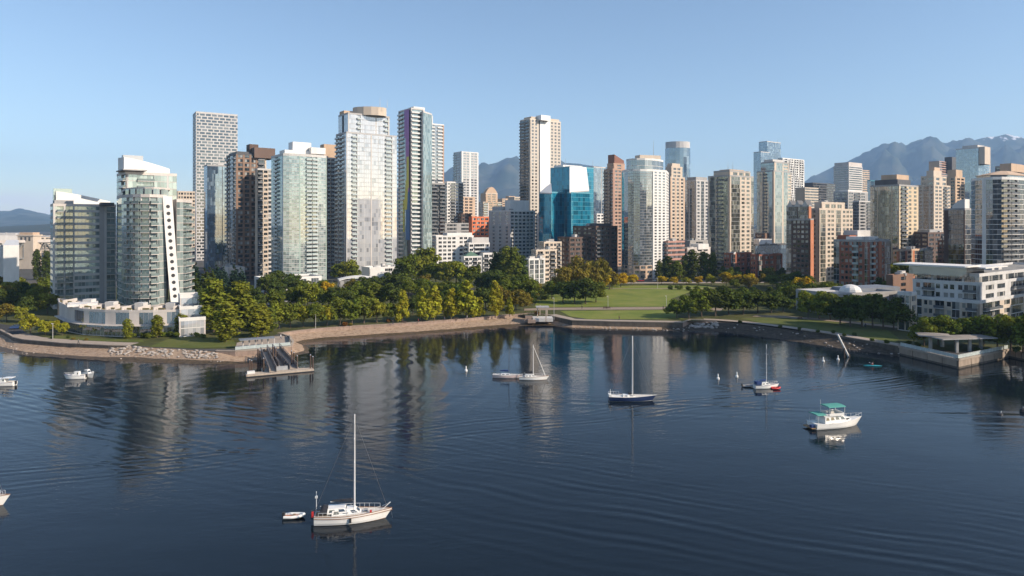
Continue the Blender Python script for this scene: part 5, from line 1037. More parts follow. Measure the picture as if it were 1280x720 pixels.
# ------------------------------------------------------------------ boulders
RK = []; ROCKM = pm('pale_granite', (.34, .3, .265), .9, .25, 1.5)
for s in range(6):
    r = random.Random(s); b = MB(); rg = []
    for j in range(5):
        f = (j+.35)/4.7*math.pi; rg.append([(math.sin(f)*math.cos(i*math.pi/4)*r.uniform(.75, 1.15), math.sin(f)*math.sin(i*math.pi/4)*r.uniform(.75, 1.15), math.cos(f)*-.62*r.uniform(.85, 1.1)) for i in range(8)])
    b.loft(rg, ROCKM); RK.append(b.mesh('boulder'))
def rocks(n, i0, i1, v0, v1, s0, s1, label, group, seed):
    r = random.Random(seed); P = [(Vector((w.x, w.y, 0)), Vector((e.x, e.y, 0)), z) for w, e, z in [(bw[i], be[i], S[i][4]) for i in range(i0, i1+1)]]
    cum = [0]
    for q, w in zip(P, P[1:]): cum.append(cum[-1]+(w[0]-q[0]).length)
    for i in range(n):
        f = r.random()*cum[-1]; j = max(k for k in range(len(P)-1) if cum[k] <= f); g = (f-cum[j])/(cum[j+1]-cum[j]); v = r.uniform(v0, v1)
        p = P[j][0].lerp(P[j+1][0], g).lerp(P[j][1].lerp(P[j+1][1], g), v); zz = lerp(P[j][2], P[j+1][2], g); p.z = zz*max(0, 1-v)**1.15+.05; s = r.uniform(s0, s1)
        o = inst('boulder', RK[r.randrange(6)], None, p, r.random()*6.28, (s*r.uniform(.8, 1.3), s*r.uniform(.7, 1.1), s*r.uniform(.7, 1))); o.rotation_euler.x = r.uniform(-.3, .3); tag(o, label, 'boulder', group)
rocks(165, 7, 11, .0, .55, .2, .7, 'pale boulder in the rock bank below the left-hand shrubs and lawn', 'boulders of the left rock bank', 1)
rocks(32, 33, 35, .02, .6, .5, 1.25, 'pale boulder in the heap at the corner of the lawn wall', 'boulders at the lawn wall corner', 2)
rocks(40, 28, 33, .3, 1.0, .18, .5, 'small stone on the tide line below the lawn wall', 'stones below the lawn wall', 3)
rocks(34, 35, 42, .1, 1.0, .2, .6, 'small dark stone on the tide line below the shaded shore path', 'stones below the shore path', 4)
rocks(25, 2, 12, .5, .9, .12, .35, 'small stone strewn on the left-hand shingle beach', 'stones on the left beach', 5)
# ------------------------------------------------------------------ quay, pavilion, dock, bridge
a, c, d_ = [at(*p) for p in PIER]; bk_ = at(1262, 436.5); ctr = (a+c+d_)/3
QW = pm('quay_concrete', (.31, .245, .19), .85, .22, .5, bump=.2)
e = empty('quay', (ctr.x, ctr.y, 0), 0, 'stone quay corner jutting into the water at the right, with a railed deck', 'quay')
for A, B, nseg in ((a, c, 4), (c, d_, 4), (d_, bk_, 1), (bk_, at(1285, 441), 3), (at(1285, 441), at(1340, 452), 4), (at(1340, 452), at(1500, 480), 6)):
    A2, B2 = A-ctr, B-ctr; L = (B2-A2); ln = L.length; dd = L/ln; n_ = (dd.y, -dd.x); m = MB()
    for i in range(nseg):
        u0, u1 = ln*i/nseg, ln*(i+1)/nseg
        m.box((A2.x, A2.y, 0), dd, n_, u0+.12, u1-.12, -.4, .1, -.6, GZ-.35, QW); m.box((A2.x, A2.y, 0), dd, n_, u0-.12, u0+.12, -.4, .0, -.6, GZ-.3, DSTONE)
        m.box((A2.x, A2.y, 0), dd, n_, u0+.12, u1-.12, -.39, .14, -.6, .5, DSTONE)
    m.build('wall_face', e); m = MB(); m.box((A2.x, A2.y, 0), dd, n_, -.1, ln+.1, -.7, .25, GZ-.33, GZ+.08+.01*nseg, PATHM); m.build('coping', e)
m = MB(); m.poly([tuple(q-ctr+Vector((0, 0, .1))) for q in (a, c, d_, bk_, at(1240, 434), at(1165, 432))], PATHM); m.build('deck', e)
def railing(pts, label, h=1.1, m_=METAL, step=2.0, name='railing', panel=None, z=GZ+.1):
    c0 = pts[0]; e = empty(name, (c0.x, c0.y, z), 0, label, 'railing'); post = MB(); rail = MB(); pn = MB()
    for A, B in zip(pts, pts[1:]):
        L = (B-A); n = max(1, round(L.length/step)); dd = L.normalized(); o = A-c0
        for i in range(n+1): q = o+L*i/n; post.tube((q.x, q.y, 0), (q.x, q.y, h), .04, .04, m_, 5)
        for zz in (h, h*.66, h*.33): rail.tube((o.x, o.y, zz), (o.x+L.x, o.y+L.y, zz), .035, .035, m_, 5)
        if panel: pn.box((o.x, o.y, 0), dd, (dd.y, -dd.x), .05, L.length-.05, -.02, .02, .12, h-.08, panel)
    post.build('posts', e); rail.build('rails', e)
    if panel: pn.build('panel', e)
    return e
inn = lambda p: p.lerp(Vector((ctr.x+4, ctr.y+8, p.z)), .03)
railing([inn(a), inn(c), inn(d_), inn(bk_)], 'pale railing round the edge of the right-hand quay', 1.1, RAILW, 1.8, 'quay_railing', RAILG)
PAVR = pm('pavilion_roof', (.24, .21, .18), .9, .2)
e = empty('pavilion', at(1190, 441), 0, 'open pavilion with thin flat roofs on concrete columns, on the right-hand quay', 'pavilion'); o = e.location
for (px0, py0, px1, py1, zz) in ((1146, 436, 1188, 438.5, 4.3), (1168, 440, 1236, 438, 4.0)):
    A, B = at(px0, py0)-o, at(px1, py1)-o; dd = Vector((B.x-A.x, B.y-A.y, 0)); L = dd.length; dd /= L; n_ = Vector((dd.y, -dd.x, 0)); m = MB()
    q = [A+n_*3.2, B+n_*3.2, B-n_*3.2, A-n_*3.2]; cc = sum(q, Vector())/4; q = [(v.x, v.y) for v in q]; m.prism(q, zz, zz+.3, MIDG)
    for i in range(4): A_, B_ = q[i], q[(i+1) % 4]; m.poly([(A_[0], A_[1], zz+.3), (B_[0], B_[1], zz+.3), (lerp(cc.x, B_[0], .12), lerp(cc.y, B_[1], .12), zz+.75), (lerp(cc.x, A_[0], .12), lerp(cc.y, A_[1], .12), zz+.75)], PAVR)
    m.poly([(lerp(cc.x, v[0], .12), lerp(cc.y, v[1], .12), zz+.75) for v in q], PAVR); m.poly([(v[0], v[1], zz) for v in q][::-1], MIDG); m.build('roof', e)
for px, py in ((1163, 437), (1196, 441), (1212, 439.5), (1178, 434), (1226, 436.5)):
    q = at(px, py)-o; m = MB(); m.bx(q.x-.35, q.x+.35, q.y-.35, q.y+.35, .1, 4.0, MIDG); m.build('column', e)
# ferry pier on the left point
e = empty('pier', at(328, 434), 0, 'small concrete pier with a white base on the beach point behind the ferry float', 'pier'); o = e.location
P = [at(*p)-o for p in ((293.5, 439), (364.5, 433), (362, 420), (322, 422), (296, 429))]; m = MB(); m.prism([(v.x, v.y) for v in P], -.9, .12, PINKW, PATHM); m.prism([(v.x*.99, v.y*.99+.1) for v in P], -2.8, -.9, STONE, top=False); m.build('deck', e)
m = MB()
for i in range(6):
    q = P[0].lerp(P[1], .06+i*.11)+Vector((0, 3.5, 0)); m2 = MB(); m2.bx(q.x-.18, q.x+.18, q.y-.18, q.y+.18, .1, 2.6, PINKW); m2.build('column', e)
A, B = P[0].lerp(P[1], .02)+Vector((0, 2.6, 0)), P[0].lerp(P[1], .64)+Vector((0, 2.6, 0)); dd = (B-A).normalized(); m.box((A.x, A.y, 0), dd, (dd.y, -dd.x), 0, (B-A).length, -2.6, .6, 2.6, 2.85, SLATE); m.build('canopy', e)
railing([at(294, 438.4), at(363, 432.4), at(361.5, 421)], 'pale railing along the front of the ferry pier', 1.1, METAL, 2, 'pier_railing', RAILG)
TIMB = pm('weathered_planks', (.42, .35, .28), .9, .2, .7, stretch=(3, 1, 1)); TIMD = pm('dark_timber_pile', (.09, .06, .045), .9, .3, 2)
e = empty('ferry_float', at(350, 466, .5), 0, 'low timber ferry float moored off the beach point', 'float'); o = e.location
A, B = at(308, 469.5, .5)-o, at(392.5, 462, .5)-o; dd = (B-A).normalized(); L = (B-A).length; n_ = (dd.y, -dd.x)
m = MB(); m.box((A.x, A.y, 0), dd, n_, 0, L, -3.2, 0, -.3, .08, TIMB); m.build('deck', e); m = MB(); m.box((A.x, A.y, 0), dd, n_, -.1, L+.1, -3.3, .12, -.7, -.3, BLACKM); m.build('fender', e)
m = MB(); m.box((A.x, A.y, 0), dd, n_, L*.68, L*.8, -7.5, -3.2, -.35, .05, TIMB); m.box((A.x, A.y, 0), dd, n_, L*.25, L*.42, -7.5, -3.2, -.35, .06, TIMB); m.build('side_float', e)
m = MB(); m.box((A.x, A.y, 0), dd, n_, L*.45, L*.62, -2.6, -2.4, .1, 1.2, METAL); m.build('notice_rail', e)
m = MB(); m.box((A.x, A.y, 0), dd, n_, .3, 2.2, -2.4, -1.2, .1, .7, WHITE); m.build('locker', e)
for i, (px, pt_, pb) in enumerate(((312, 450, 467), (314.5, 451, 465), (322.5, 436, 455), (325, 438, 455), (329.5, 448, 465.5), (341.5, 433, 456), (344.5, 435, 456), (364.5, 439, 459), (367.5, 441, 459), (371.5, 445, 461), (388, 444, 461.5), (391, 446, 461.5))):
    q = at(px, pb, .3); h = (pb-pt_)/F*q.y; mm = MB(); mm.tube((0, 0, -3), (0, 0, h), .22, .2, TIMD, 8); k = MB(); k.tube((0, 0, h), (0, 0, h+.25), .23, .05, METAL, 8); ob = mm.build('mooring_pile', None, q); k.build('cap', ob)
    tag(ob, f'{ordn(i, 12)} dark timber pile' + (' from the left' if 0 < i < 11 else '') + ' at the ferry float', 'pile', 'piles of the ferry float')
GANG = pm('gangway_steel', (.19, .17, .16), .6, .2)
def gangway(pa, za, pb_, zb_, w, label):
    A, B = at(*pa, za), at(*pb_, zb_); e = empty('gangway', A, 0, label, 'gangway'); V = B-A; dd = Vector((V.x, V.y, 0)).normalized(); s = Vector((dd.y, -dd.x, 0))*w/2; m = MB()
    q = [s, V+s, V-s, -s]; m.poly([tuple(v) for v in q][::-1], TIMB); m.poly([tuple(v-Vector((0, 0, .2))) for v in q], TIMB); m.build('ramp_deck', e)
    for sg in (1, -1):
        m = MB(); N = 8
        for i in range(N+1): p = V*(i/N)+s*sg; m.tube(p, p+Vector((0, 0, 1.5)), .06, .06, GANG, 5)
        for i in range(N): p, q_ = V*(i/N)+s*sg, V*((i+1)/N)+s*sg; m.tube(p if i % 2 else p+Vector((0, 0, 1.5)), q_+Vector((0, 0, 1.5)) if i % 2 else q_, .05, .05, GANG, 5)
        m.tube(s*sg+Vector((0, 0, 1.5)), V+s*sg+Vector((0, 0, 1.5)), .1, .1, GANG, 5); m.tube(s*sg, V+s*sg, .14, .14, GANG, 5)
        m.box((s.x*sg*1.02, s.y*sg*1.02, 0), dd, (dd.y, -dd.x), 0, .01, 0, .01, 0, .01, GANG)
        a_, b_ = s*sg*.98, V+s*sg*.98; m.poly([tuple(a_+Vector((0, 0, .1))), tuple(b_+Vector((0, 0, .1))), tuple(b_+Vector((0, 0, 1.1))), tuple(a_+Vector((0, 0, 1.1)))], GANG); m.build('side_truss', e)
gangway((345, 436), GZ+.1, (367, 461), .7, 2.0, 'long grey gangway sloping down to the right end of the ferry float'); gangway((330, 440), 2.6, (341, 465), .7, 1.8, 'shorter grey gangway sloping down to the middle of the ferry float')
gangway((337, 437), GZ+.1, (352, 458), .7, 1.5, 'middle grey gangway between the long and the shorter gangways')
# viewing shelter at the end of the long beach
e = empty('shelter', at(677, 398), 0, 'timber viewing shelter with a flat roof where the beach wall meets the lawn', 'shelter'); o = e.location; m = MB()
for px, py in ((672, 397), (682.5, 399), (675, 394), (684, 395)): q = at(px, py)-o; k = MB(); k.bx(q.x-.2, q.x+.2, q.y-.2, q.y+.2, -1, 4.2, TIMB); k.build('post', e)
m.bx(-2.2, 3.0, -.6, 4.6, 4.2, 4.5, MIDG); m.build('roof', e); m = MB(); m.bx(-3.5, 4.5, -1.0, 5.5, -1.2, .15, GREYW); m.build('base', e); m = MB(); m.bx(-6.5, -3.6, .5, 3.2, -1.5, .9, STONE); m.bx(-5.5, -2.5, -2.2, .2, -1.6, -.3, STONE); m.build('steps', e)
railing([at(650, 394), at(664, 393.2), at(671, 394)], 'dark railing beside the timber viewing shelter', 1.1, TIMD, 1.5, 'shelter_railing')
# bridge at the far left
BST = pm('bridge_steel', (.24, .24, .23), .7, .15); e = empty('steel_bridge', atY(20, 560), 0, 'steel truss road bridge with an ornate beige pier tower, behind the far left trees', 'bridge'); o = e.location
A, B = atY(-60, 540, hz(303, 540))-o, atY(110, 600, hz(303, 600))-o; dd = (B-A); dd.z = 0; L = dd.length; dd = dd.normalized(); n_ = Vector((dd.y, -dd.x, 0)); zt = A.z; m = MB(); m.box((A.x, A.y, 0), dd, n_, 0, L, -9, 1, zt-1, zt+.2, PINKW); m.box((A.x, A.y, 0), dd, n_, 0, L, .7, .95, zt+.2, zt+1.2, PINKW); m.build('deck', e)
m = MB(); N = 12; hh = 13
for sg in (0, -8):
    for i in range(N):
        p = A+dd*L*i/N+n_*sg; q = A+dd*L*(i+1)/N+n_*sg; zz = zt-1
        lo = lambda v, k: Vector((v.x, v.y, zz-hh)); hi = lambda v: Vector((v.x, v.y, zz))
        m.tube(lo(p, 0), hi(q), .5, .5, BST, 4) if i % 2 else m.tube(hi(p), lo(q, 0), .5, .5, BST, 4); m.tube(lo(p, 0), lo(q, 0), .55, .55, BST, 4); m.tube(hi(p), lo(p, 0), .35, .35, BST, 4)
m.build('truss', e); q = atY(37, 575)-o; m = MB(); m.bx(q.x-6.5, q.x+6.5, q.y-5, q.y+5, 0, zt+4.5, BEIGE); m.bx(q.x-7.2, q.x+7.2, q.y-5.6, q.y+5.6, zt+4.5, zt+5.6, BEIGE); m.bx(q.x-5.5, q.x+5.5, q.y-4.2, q.y+4.2, zt+5.6, zt+7.5, TAN)
m.build('pier_tower', e)
for k_ in (-3.4, 0, 3.4): k = MB(); k.bx(q.x+k_-.8, q.x+k_+.8, q.y-5.06, q.y-5.0, zt+.4, zt+3.6, DARKG); k.build('arch_window', e)
for px in (-30, 75): q = atY(px, 575)-o; k = MB(); k.bx(q.x-3, q.x+3, q.y-5, q.y+5, 0, zt-hh-1, GREYW); k.build('pier', e)
low('apartment_block', 'pale low block behind the steel bridge at the far left', 45, 48, 80, 297, 900, 'w1', 'w1 w1 w1 w1', wall=BEIGE, gl=G_DARK)
low('apartment_block', 'grey low block on the skyline left of the bridge tower', -6, -2, 26, 292, 1000, 'w1', 'w1 w1 w1 w1', wall=GREYW, gl=G_DARK)
# ------------------------------------------------------------------ boats
GEL = pm('white_gelcoat', (.78, .76, .72), .25, .04, .6); GELC = pm('cream_deck', (.62, .57, .5), .5, .08, 1); NAVY = pm('navy_hull', (.02, .035, .09), .25, .1); PINKH = pm('pale_pink_hull', (.62, .5, .47), .35, .06); ANTI = pm('dark_antifouling', (.03, .03, .035), .6, .2); STRIPE = pm('tan_stripe', (.28, .14, .07), .6, .1); BLUEC = pm('blue_canvas', (.02, .05, .16), .8, .1); GREENC = pm('green_canvas', (.08, .3, .25), .75, .08); DKC = pm('black_canvas', (.025, .027, .035), .85, .2); ALU = pm('mast_aluminium', (.72, .71, .7), .4, .04); REDH = pm('red_dinghy', (.5, .03, .03), .5, .1); GREYI = pm('grey_rubber', (.3, .3, .3), .6, .1); BWIN = glass('boat_window', (.015, .02, .025), (.03, .035, .04), .12, plight=.05); TEAK = pm('teak', (.3, .19, .1), .7, .15); WIRE = pm('rigging_wire', (.16, .16, .17), .5, .1, metal=.6); SKIN = pm('skin', (.5, .3, .22), .6, .05)
def hull(e, L, Bm, fb, top, band, stern=.78, rise=.35, sharp=2.0, name='hull', deckm=None, rake=.09):
    b = MB(); N = 16; rings = []; dk = []
    def sec(s):
        hb = Bm/2*(stern+(1-stern)*math.sin(min(1, s/.42)*math.pi/2) if s < .42 else max(0, 1-((s-.42)/.58)**sharp)); z = fb*(1+rise*max(0, (s-.35)/.65)**1.6+.06*(1-s)); return hb, z
    for i in range(N+1):
        s = i/N; hb, z = sec(s); x = (s-.5)*L; r = rake*L*max(0, (s-.55)/.45)**2
        prof = [(1, z), (.985, z*.82), (.95, z*.3), (.88, .06), (.62, -.22), (.2, -.4)]
        pts = [(x+r*(zz/fb)*.9-(0 if zz > 0 else .0), -hb*k, zz) for k, zz in prof]; rings.append(pts+[(p[0], -p[1], p[2]) for p in reversed(pts)]); dk.append((x+r*(z/fb)*.9, hb*.985, z-.03))
    ms = [top, top, top, band, ANTI]
    k = len(b.v); n = 12
    for r in rings: b.v += r
    for j in range(N):
        for i in range(n-1):
            a = k+j*n; b.f.append((a+i, a+n+i, a+n+i+1, a+i+1)); b.m.append(b.mi(ms[min(i, 10-i)] if i != 5 else ANTI))
    b.f.append(tuple(k+i for i in range(n))); b.m.append(b.mi(top)); ho = b.build(name, e)
    m = MB()
    for j in range(N): A, B = dk[j], dk[j+1]; m.poly([(A[0], -A[1], A[2]), (B[0], -B[1], B[2]), (B[0], B[1], B[2]), (A[0], A[1], A[2])], deckm or GELC)
    m.build('deck', e); m = MB()
    for sg in (1, -1):
        for j in range(N): m.tube((dk[j][0], sg*dk[j][1], dk[j][2]+.05), (dk[j+1][0], sg*dk[j+1][1], dk[j+1][2]+.05), .045, .045, band, 4, False)
    m.build('toe_rail', e); return sec, dk
def house(e, x0, x1, w0, w1, z0, h, m_, wins=0, slope=.5, name='cabin', wz=(.35, .8), rearslope=.1):
    b = MB(); q0 = [(x0, -w0/2), (x1, -w1/2), (x1, w1/2), (x0, w0/2)]; q1 = [(x0+rearslope, -w0*.43), (x1-slope, -w1*.38), (x1-slope, w1*.38), (x0+rearslope, w0*.43)]
    b.loft([[(x, y, z0) for x, y in q0], [(x, y, z0+h) for x, y in q1]], m_); o = b.build(name, e)
    for sg in (0, 1):
        A0, B0, A1, B1 = (q0[0], q0[1], q1[0], q1[1]) if sg == 0 else (q0[3], q0[2], q1[3], q1[2])
        for i in range(wins):
            f0, f1 = (i+.18)/wins, (i+.82)/wins; pts = []
            for f, v in ((f0, wz[0]), (f1, wz[0]), (f1-.02, wz[1]), (f0+.02, wz[1])):
                lo = Vector(A0).lerp(Vector(B0), f); hi = Vector(A1).lerp(Vector(B1), f); p = lo.lerp(hi, v); pts.append((p.x, p.y+(-.02 if sg == 0 else .02), z0+h*v))
            k = MB(); k.poly(pts if sg == 0 else pts[::-1], BWIN); k.build('cabin_window', o)
    k = MB(); pts = []
    for y, v in ((-.8, wz[0]), (.8, wz[0]), (.8, wz[1]), (-.8, wz[1])): pts.append((lerp(x1, x1-slope, v)+.02, y*lerp(w1/2, w1*.38, v), z0+h*v))
    k.poly(pts, BWIN); k.build('windscreen', o); return o
def rig(e, xm, z0, mh, L, bow, stern_, boom=True, cover=DKC, mastm=ALU, r=.075, spread=True, back=True, w=.03, boomz=1.2, wb=1.2):
    m = MB(); m.tube((xm, 0, z0-.3), (xm, 0, mh), r, r*.75, mastm, 8); mo = m.build('mast', e)
    if spread:
        for f in (.5, .75): k = MB(); k.tube((xm, -.75, z0+(mh-z0)*f), (xm, .75, z0+(mh-z0)*f), .03, .03, mastm, 5); k.build('spreader', mo)
    if boom:
        k = MB(); k.tube((xm, 0, z0+boomz), (xm-L*.34, 0, z0+boomz+.05), .06, .06, mastm, 6); bo = k.build('boom', e)
        if cover:
            k = MB(); rg = [];
            for i in range(9): f = i/8; rr = lerp(.28, .12, f)*(1 if i not in (0, 8) else .4); rg.append([(xm-.05-L*.33*f, rr*.75*math.cos(j*math.pi/4), z0+boomz+.12+rr*math.sin(j*math.pi/4)+.03*math.sin(i*2.1)) for j in range(8)])
            k.loft(rg, cover); k.build('sail_cover', e)
    for a_, nm in ((bow, 'forestay'), (stern_, 'backstay')):
        if a_ is None or (nm == 'backstay' and not back): continue
        k = MB(); k.tube((xm, 0, mh*.97), a_, w, w, WIRE, 4, False); k.build(nm, e)
    for sg in (1, -1): k = MB(); k.tube((xm, 0, mh*.95), (xm-.1, sg*wb, z0-.2), w*.8, w*.8, WIRE, 4, False); k.build('shroud', e)
def rails(e, dk, i0, i1, h=.6, m_=ALU, name='guard_rail'):
    for sg in (1, -1):
        m = MB()
        for j in range(i0, i1+1): p = dk[j]; m.tube((p[0], sg*p[1]*.95, p[2]), (p[0], sg*p[1]*.95, p[2]+h), .022, .022, m_, 4)
        for j in range(i0, i1): p, q = dk[j], dk[j+1]; m.tube((p[0], sg*p[1]*.95, p[2]+h), (q[0], sg*q[1]*.95, q[2]+h), .022, .022, m_, 4)
        m.build(name, e)
def boat(name, px, py, rz, label, cat): return empty(name, at(px, py, 0), rz, label, cat)
# the large white sailboat in the foreground
e = boat('sailboat', 438, 650.5, R(10), 'large white sailboat with one tall mast and dark sail cover, in the foreground', 'sailboat'); L = 9.3
sec, dk = hull(e, L, 3.1, 1.1, GEL, STRIPE, .72, .2); m = MB()
for sg in (1, -1):
    for j in range(16): p, q = dk[j], dk[j+1]; m.tube((p[0], sg*(p[1]+.012), p[2]-.2), (q[0], sg*(q[1]+.012), q[2]-.2), .05, .05, STRIPE, 4, False)
m.build('hull_stripe', e)
o_ = house(e, -2.4, 1.5, 2.0, 1.3, 1.08, .72, GEL, 3, .9, wz=(.3, .78)); house(e, -3.0, -.2, 1.9, 1.6, 1.4, .62, GEL, 2, .5, 'doghouse', (.3, .8))
k = MB(); k.loft([[(x, 1.0*math.cos(i*math.pi/7), 1.5+zz*math.sin(i*math.pi/7)) for i in range(8)] for x, zz in ((-3.9, .55), (-3.5, .85), (-3.0, .8))], DKC); k.build('spray_hood', e)
k = MB(); k.bx(-4.5, -3.0, -.7, .7, 1.02, 1.16, TEAK); k.build('cockpit', e)
k = MB(); k.bx(1.7, 2.3, -.35, .35, 1.2, 1.32, BWIN); k.build('hatch', e)
rig(e, .55, 1.7, 14.3, L, (4.9, 0, 1.45), (-4.7, 0, 1.4), True, DKC, boomz=.95, wb=1.35, w=.034, r=.11)
rails(e, dk, 1, 14); k = MB(); k.tube((4.6, 0, 1.5), (5.35, 0, 2.1), .03, .03, ALU, 4); k.tube((4.2, -.55, 1.4), (5.3, 0, 2.15), .03, .03, ALU, 4); k.tube((4.2, .55, 1.4), (5.3, 0, 2.15), .03, .03, ALU, 4); k.build('pulpit', e)
k = MB(); k.tube((-4.5, .6, 1.0), (-4.5, .6, 4.0), .05, .04, ALU, 5); k.bx(-4.65, -4.35, .45, .75, 3.1, 3.35, GEL); k.build('radar_post', e)
k = MB(); k.bx(-5.0, -4.75, -.65, -.35, 1.0, 1.7, REDH); k.build('life_ring', e); k = MB(); k.bx(-5.15, -4.85, .1, .45, .5, 1.6, BLACKM); k.build('outboard', e)
k = MB(); k.tube((.1, -1.62, .35), (.1, -1.62, .95), .13, .13, BLACKM, 8); k.build('fender', e); k = MB(); k.bx(2.6, 2.85, -.9, -.65, 1.25, 1.5, REDH); k.build('deck_box', e)
k = MB(); k.tube((5.3, 0, 1.4), (5.7, -.2, -.4), .02, .02, WIRE, 4); k.build('mooring_line', e)
def dinghy(px, py, rz, label, L, m_, inner, motor=False, cat='dinghy'):
    e = boat('dinghy', px, py, rz, label, cat); b = MB(); rg = []
    path = [(-L/2, -.55), (-L*.1, -.62), (L*.25, -.5), (L*.45, -.22), (L/2, 0), (L*.45, .22), (L*.25, .5), (-L*.1, .62), (-L/2, .55)]
    for i, (x, y) in enumerate(path):
        dx, dy = (path[min(i+1, 8)][0]-path[max(i-1, 0)][0], path[min(i+1, 8)][1]-path[max(i-1, 0)][1]); n_ = math.hypot(dx, dy); nx, ny = dy/n_, -dx/n_; zc = .28+.15*max(0, x/L*2)**2
        rg.append([(x+nx*.2*math.cos(t), y+ny*.2*math.cos(t), zc+.2*math.sin(t)) for t in [j*math.pi/4 for j in range(8)]])
    b.loft(rg, m_); b.build('tube', e); k = MB(); k.poly([(x, y, .2) for x, y in path], inner); k.build('floor', e); k = MB(); k.bx(-.25, .1, -.5, .5, .3, .36, TEAK); k.build('thwart', e)
    if motor: k = MB(); k.bx(-L/2-.3, -L/2, -.15, .15, .2, .8, BLACKM); k.build('outboard', e)
    return e
dinghy(368, 647, R(4), 'small white inflatable dinghy with orange gear, trailing left of the large white sailboat', 2.6, GEL, BRICKO, True)
# navy-hulled sailboat
e = boat('sailboat', 788, 500.5, R(0), 'navy-hulled sailboat with a bare tall white mast, right of the middle', 'sailboat'); L = 9.8
sec, dk = hull(e, L, 2.9, .95, NAVY, GEL, .7, .3); house(e, -1.8, 1.2, 1.7, 1.1, .95, .42, GEL, 2, .8); k = MB(); k.bx(-4.3, -2.0, -.75, .75, .9, 1.02, GEL); k.build('cockpit', e)
rig(e, .45, 1.3, 14.6, L, (4.4, 0, 3.2), (-4.6, 0, 1.0), False, None, r=.17, wb=1.3, spread=False, w=.03); rails(e, dk, 0, 4, .8); k = MB(); k.tube((-4.6, -.3, .9), (-4.6, -.3, 2.6), .06, .05, GEL, 5); k.bx(-5.0, -4.4, -.8, .8, 1.0, 1.5, GEL); k.build('stern_gear', e); k = MB(); k.bx(-.4, .1, -.4, .4, 1.3, 1.8, DKC); k.build('cover_bundle', e)
# two boats rafted in the middle
e = boat('sailboat', 633, 472, R(-6), 'pale pink hulled sailboat with a thin dark mast, moored bow to the cream sailboat', 'sailboat'); L = 7.2
sec, dk = hull(e, L, 2.2, .75, PINKH, GEL, .6, .25); house(e, -1.4, 1.3, 1.3, .9, .75, .35, GEL, 2, .6); rig(e, .7, 1.0, 8.0, L, (3.3, 0, 1.0), (-3.3, 0, .9), True, BLUEC, WIRE, r=.06, boomz=.7, wb=1.0)
e = boat('sailboat', 666, 474.5, R(0), 'cream sailboat with a white furled headsail, second of the moored pair in mid water', 'sailboat'); L = 7.0
sec, dk = hull(e, L, 2.3, .8, GEL, STRIPE, .7, .25); house(e, -2.0, .9, 1.6, 1.0, .8, .5, GEL, 3, .7); rig(e, .1, 1.2, 9.0, L, None, (-3.2, 0, .9), True, DKC, ALU, r=.1, boomz=.6, wb=1.0); k = MB(); k.tube((.1, 0, 8.7), (3.25, 0, .95), .05, .09, GEL, 6); k.build('furled_headsail', e); rails(e, dk, 1, 14, .5)
# small sailboat at right with two dinghies
e = boat('sailboat', 957, 485, R(8), 'small white sailboat with a blue cover, between a grey and a red dinghy', 'sailboat'); L = 5.8
sec, dk = hull(e, L, 2.1, .8, GEL, BLUEC, .75, .35); house(e, -1.4, 1.2, 1.5, .9, .8, .6, GEL, 2, .7); rig(e, .2, 1.3, 10.6, L, (2.7, 0, 1.2), None, True, BLUEC, r=.08, boomz=.5, wb=.9); rails(e, dk, 9, 15, .6); k = MB(); k.bx(-2.6, -1.3, -.7, .7, 1.0, 1.7, BLUEC); k.build('cockpit_tent', e)
dinghy(935, 483.5, R(-3), 'grey rubber dinghy tied behind the small white sailboat', 2.6, GREYI, TEAK, True); dinghy(970, 486.4, R(4), 'red dinghy tied in front of the small white sailboat', 2.0, REDH, REDH)
# motor cruiser with green canopies
e = boat('motor_cruiser', 1043, 533, R(14), 'white motor cruiser with two green canvas canopies, at the right', 'motor boat'); L = 10.2
sec, dk = hull(e, L, 3.4, 1.05, GEL, GEL, .92, .5, 2.4, deckm=GEL); house(e, -3.2, 2.2, 2.9, 2.2, 1.1, 1.35, GEL, 4, .9, 'cabin', (.42, .8)); house(e, 1.6, 3.6, 2.2, 1.2, 1.25, .6, GEL, 1, .8, 'foredeck_cabin', (.3, .75))
k = MB(); k.bx(-3.4, 1.1, -1.35, 1.35, 2.45, 2.55, GEL); k.bx(-2.2, 1.1, -1.35, -1.25, 2.55, 2.95, GEL); k.bx(-2.2, 1.1, 1.25, 1.35, 2.55, 2.95, GEL); k.bx(1.0, 1.15, -1.25, 1.25, 2.55, 3.05, GEL); k.build('flybridge', e)
k = MB(); k.bx(-1.2, -.5, -.5, .5, 2.56, 3.2, GELC); k.build('helm_seat', e)
for x0, x1, zz, nm in ((-2.3, 1.5, 4.15, 1), (-4.9, -2.9, 2.75, 2)):
    k = MB(); k.loft([[(x, 1.45*math.cos(i*math.pi/6)*1.0, zz+.22*math.sin(i*math.pi/6)) for i in range(7)] for x in (x0, (x0+x1)/2, x1)], GREENC); co_ = k.build('canopy', e); k = MB()
    for x in (x0+.2, x1-.2):
        for y in (-1.3, 1.3): k.tube((x, y, zz), (x, y, 2.5 if nm == 1 else 1.0), .03, .03, ALU, 4)
    k.build('canopy_frame', co_)
k = MB(); k.bx(-6.2, -5.0, -1.4, 1.4, .3, .42, TEAK); k.build('swim_platform', e); k = MB(); k.bx(-6.0, -5.3, -1.1, -.4, .45, .95, BLUEC); k.build('gear_bag', e); rails(e, dk, 10, 16, .75); k = MB(); k.tube((-2.4, 1.0, 2.5), (-2.4, 1.0, 5.2), .025, .02, ALU, 4); k.build('antenna', e)
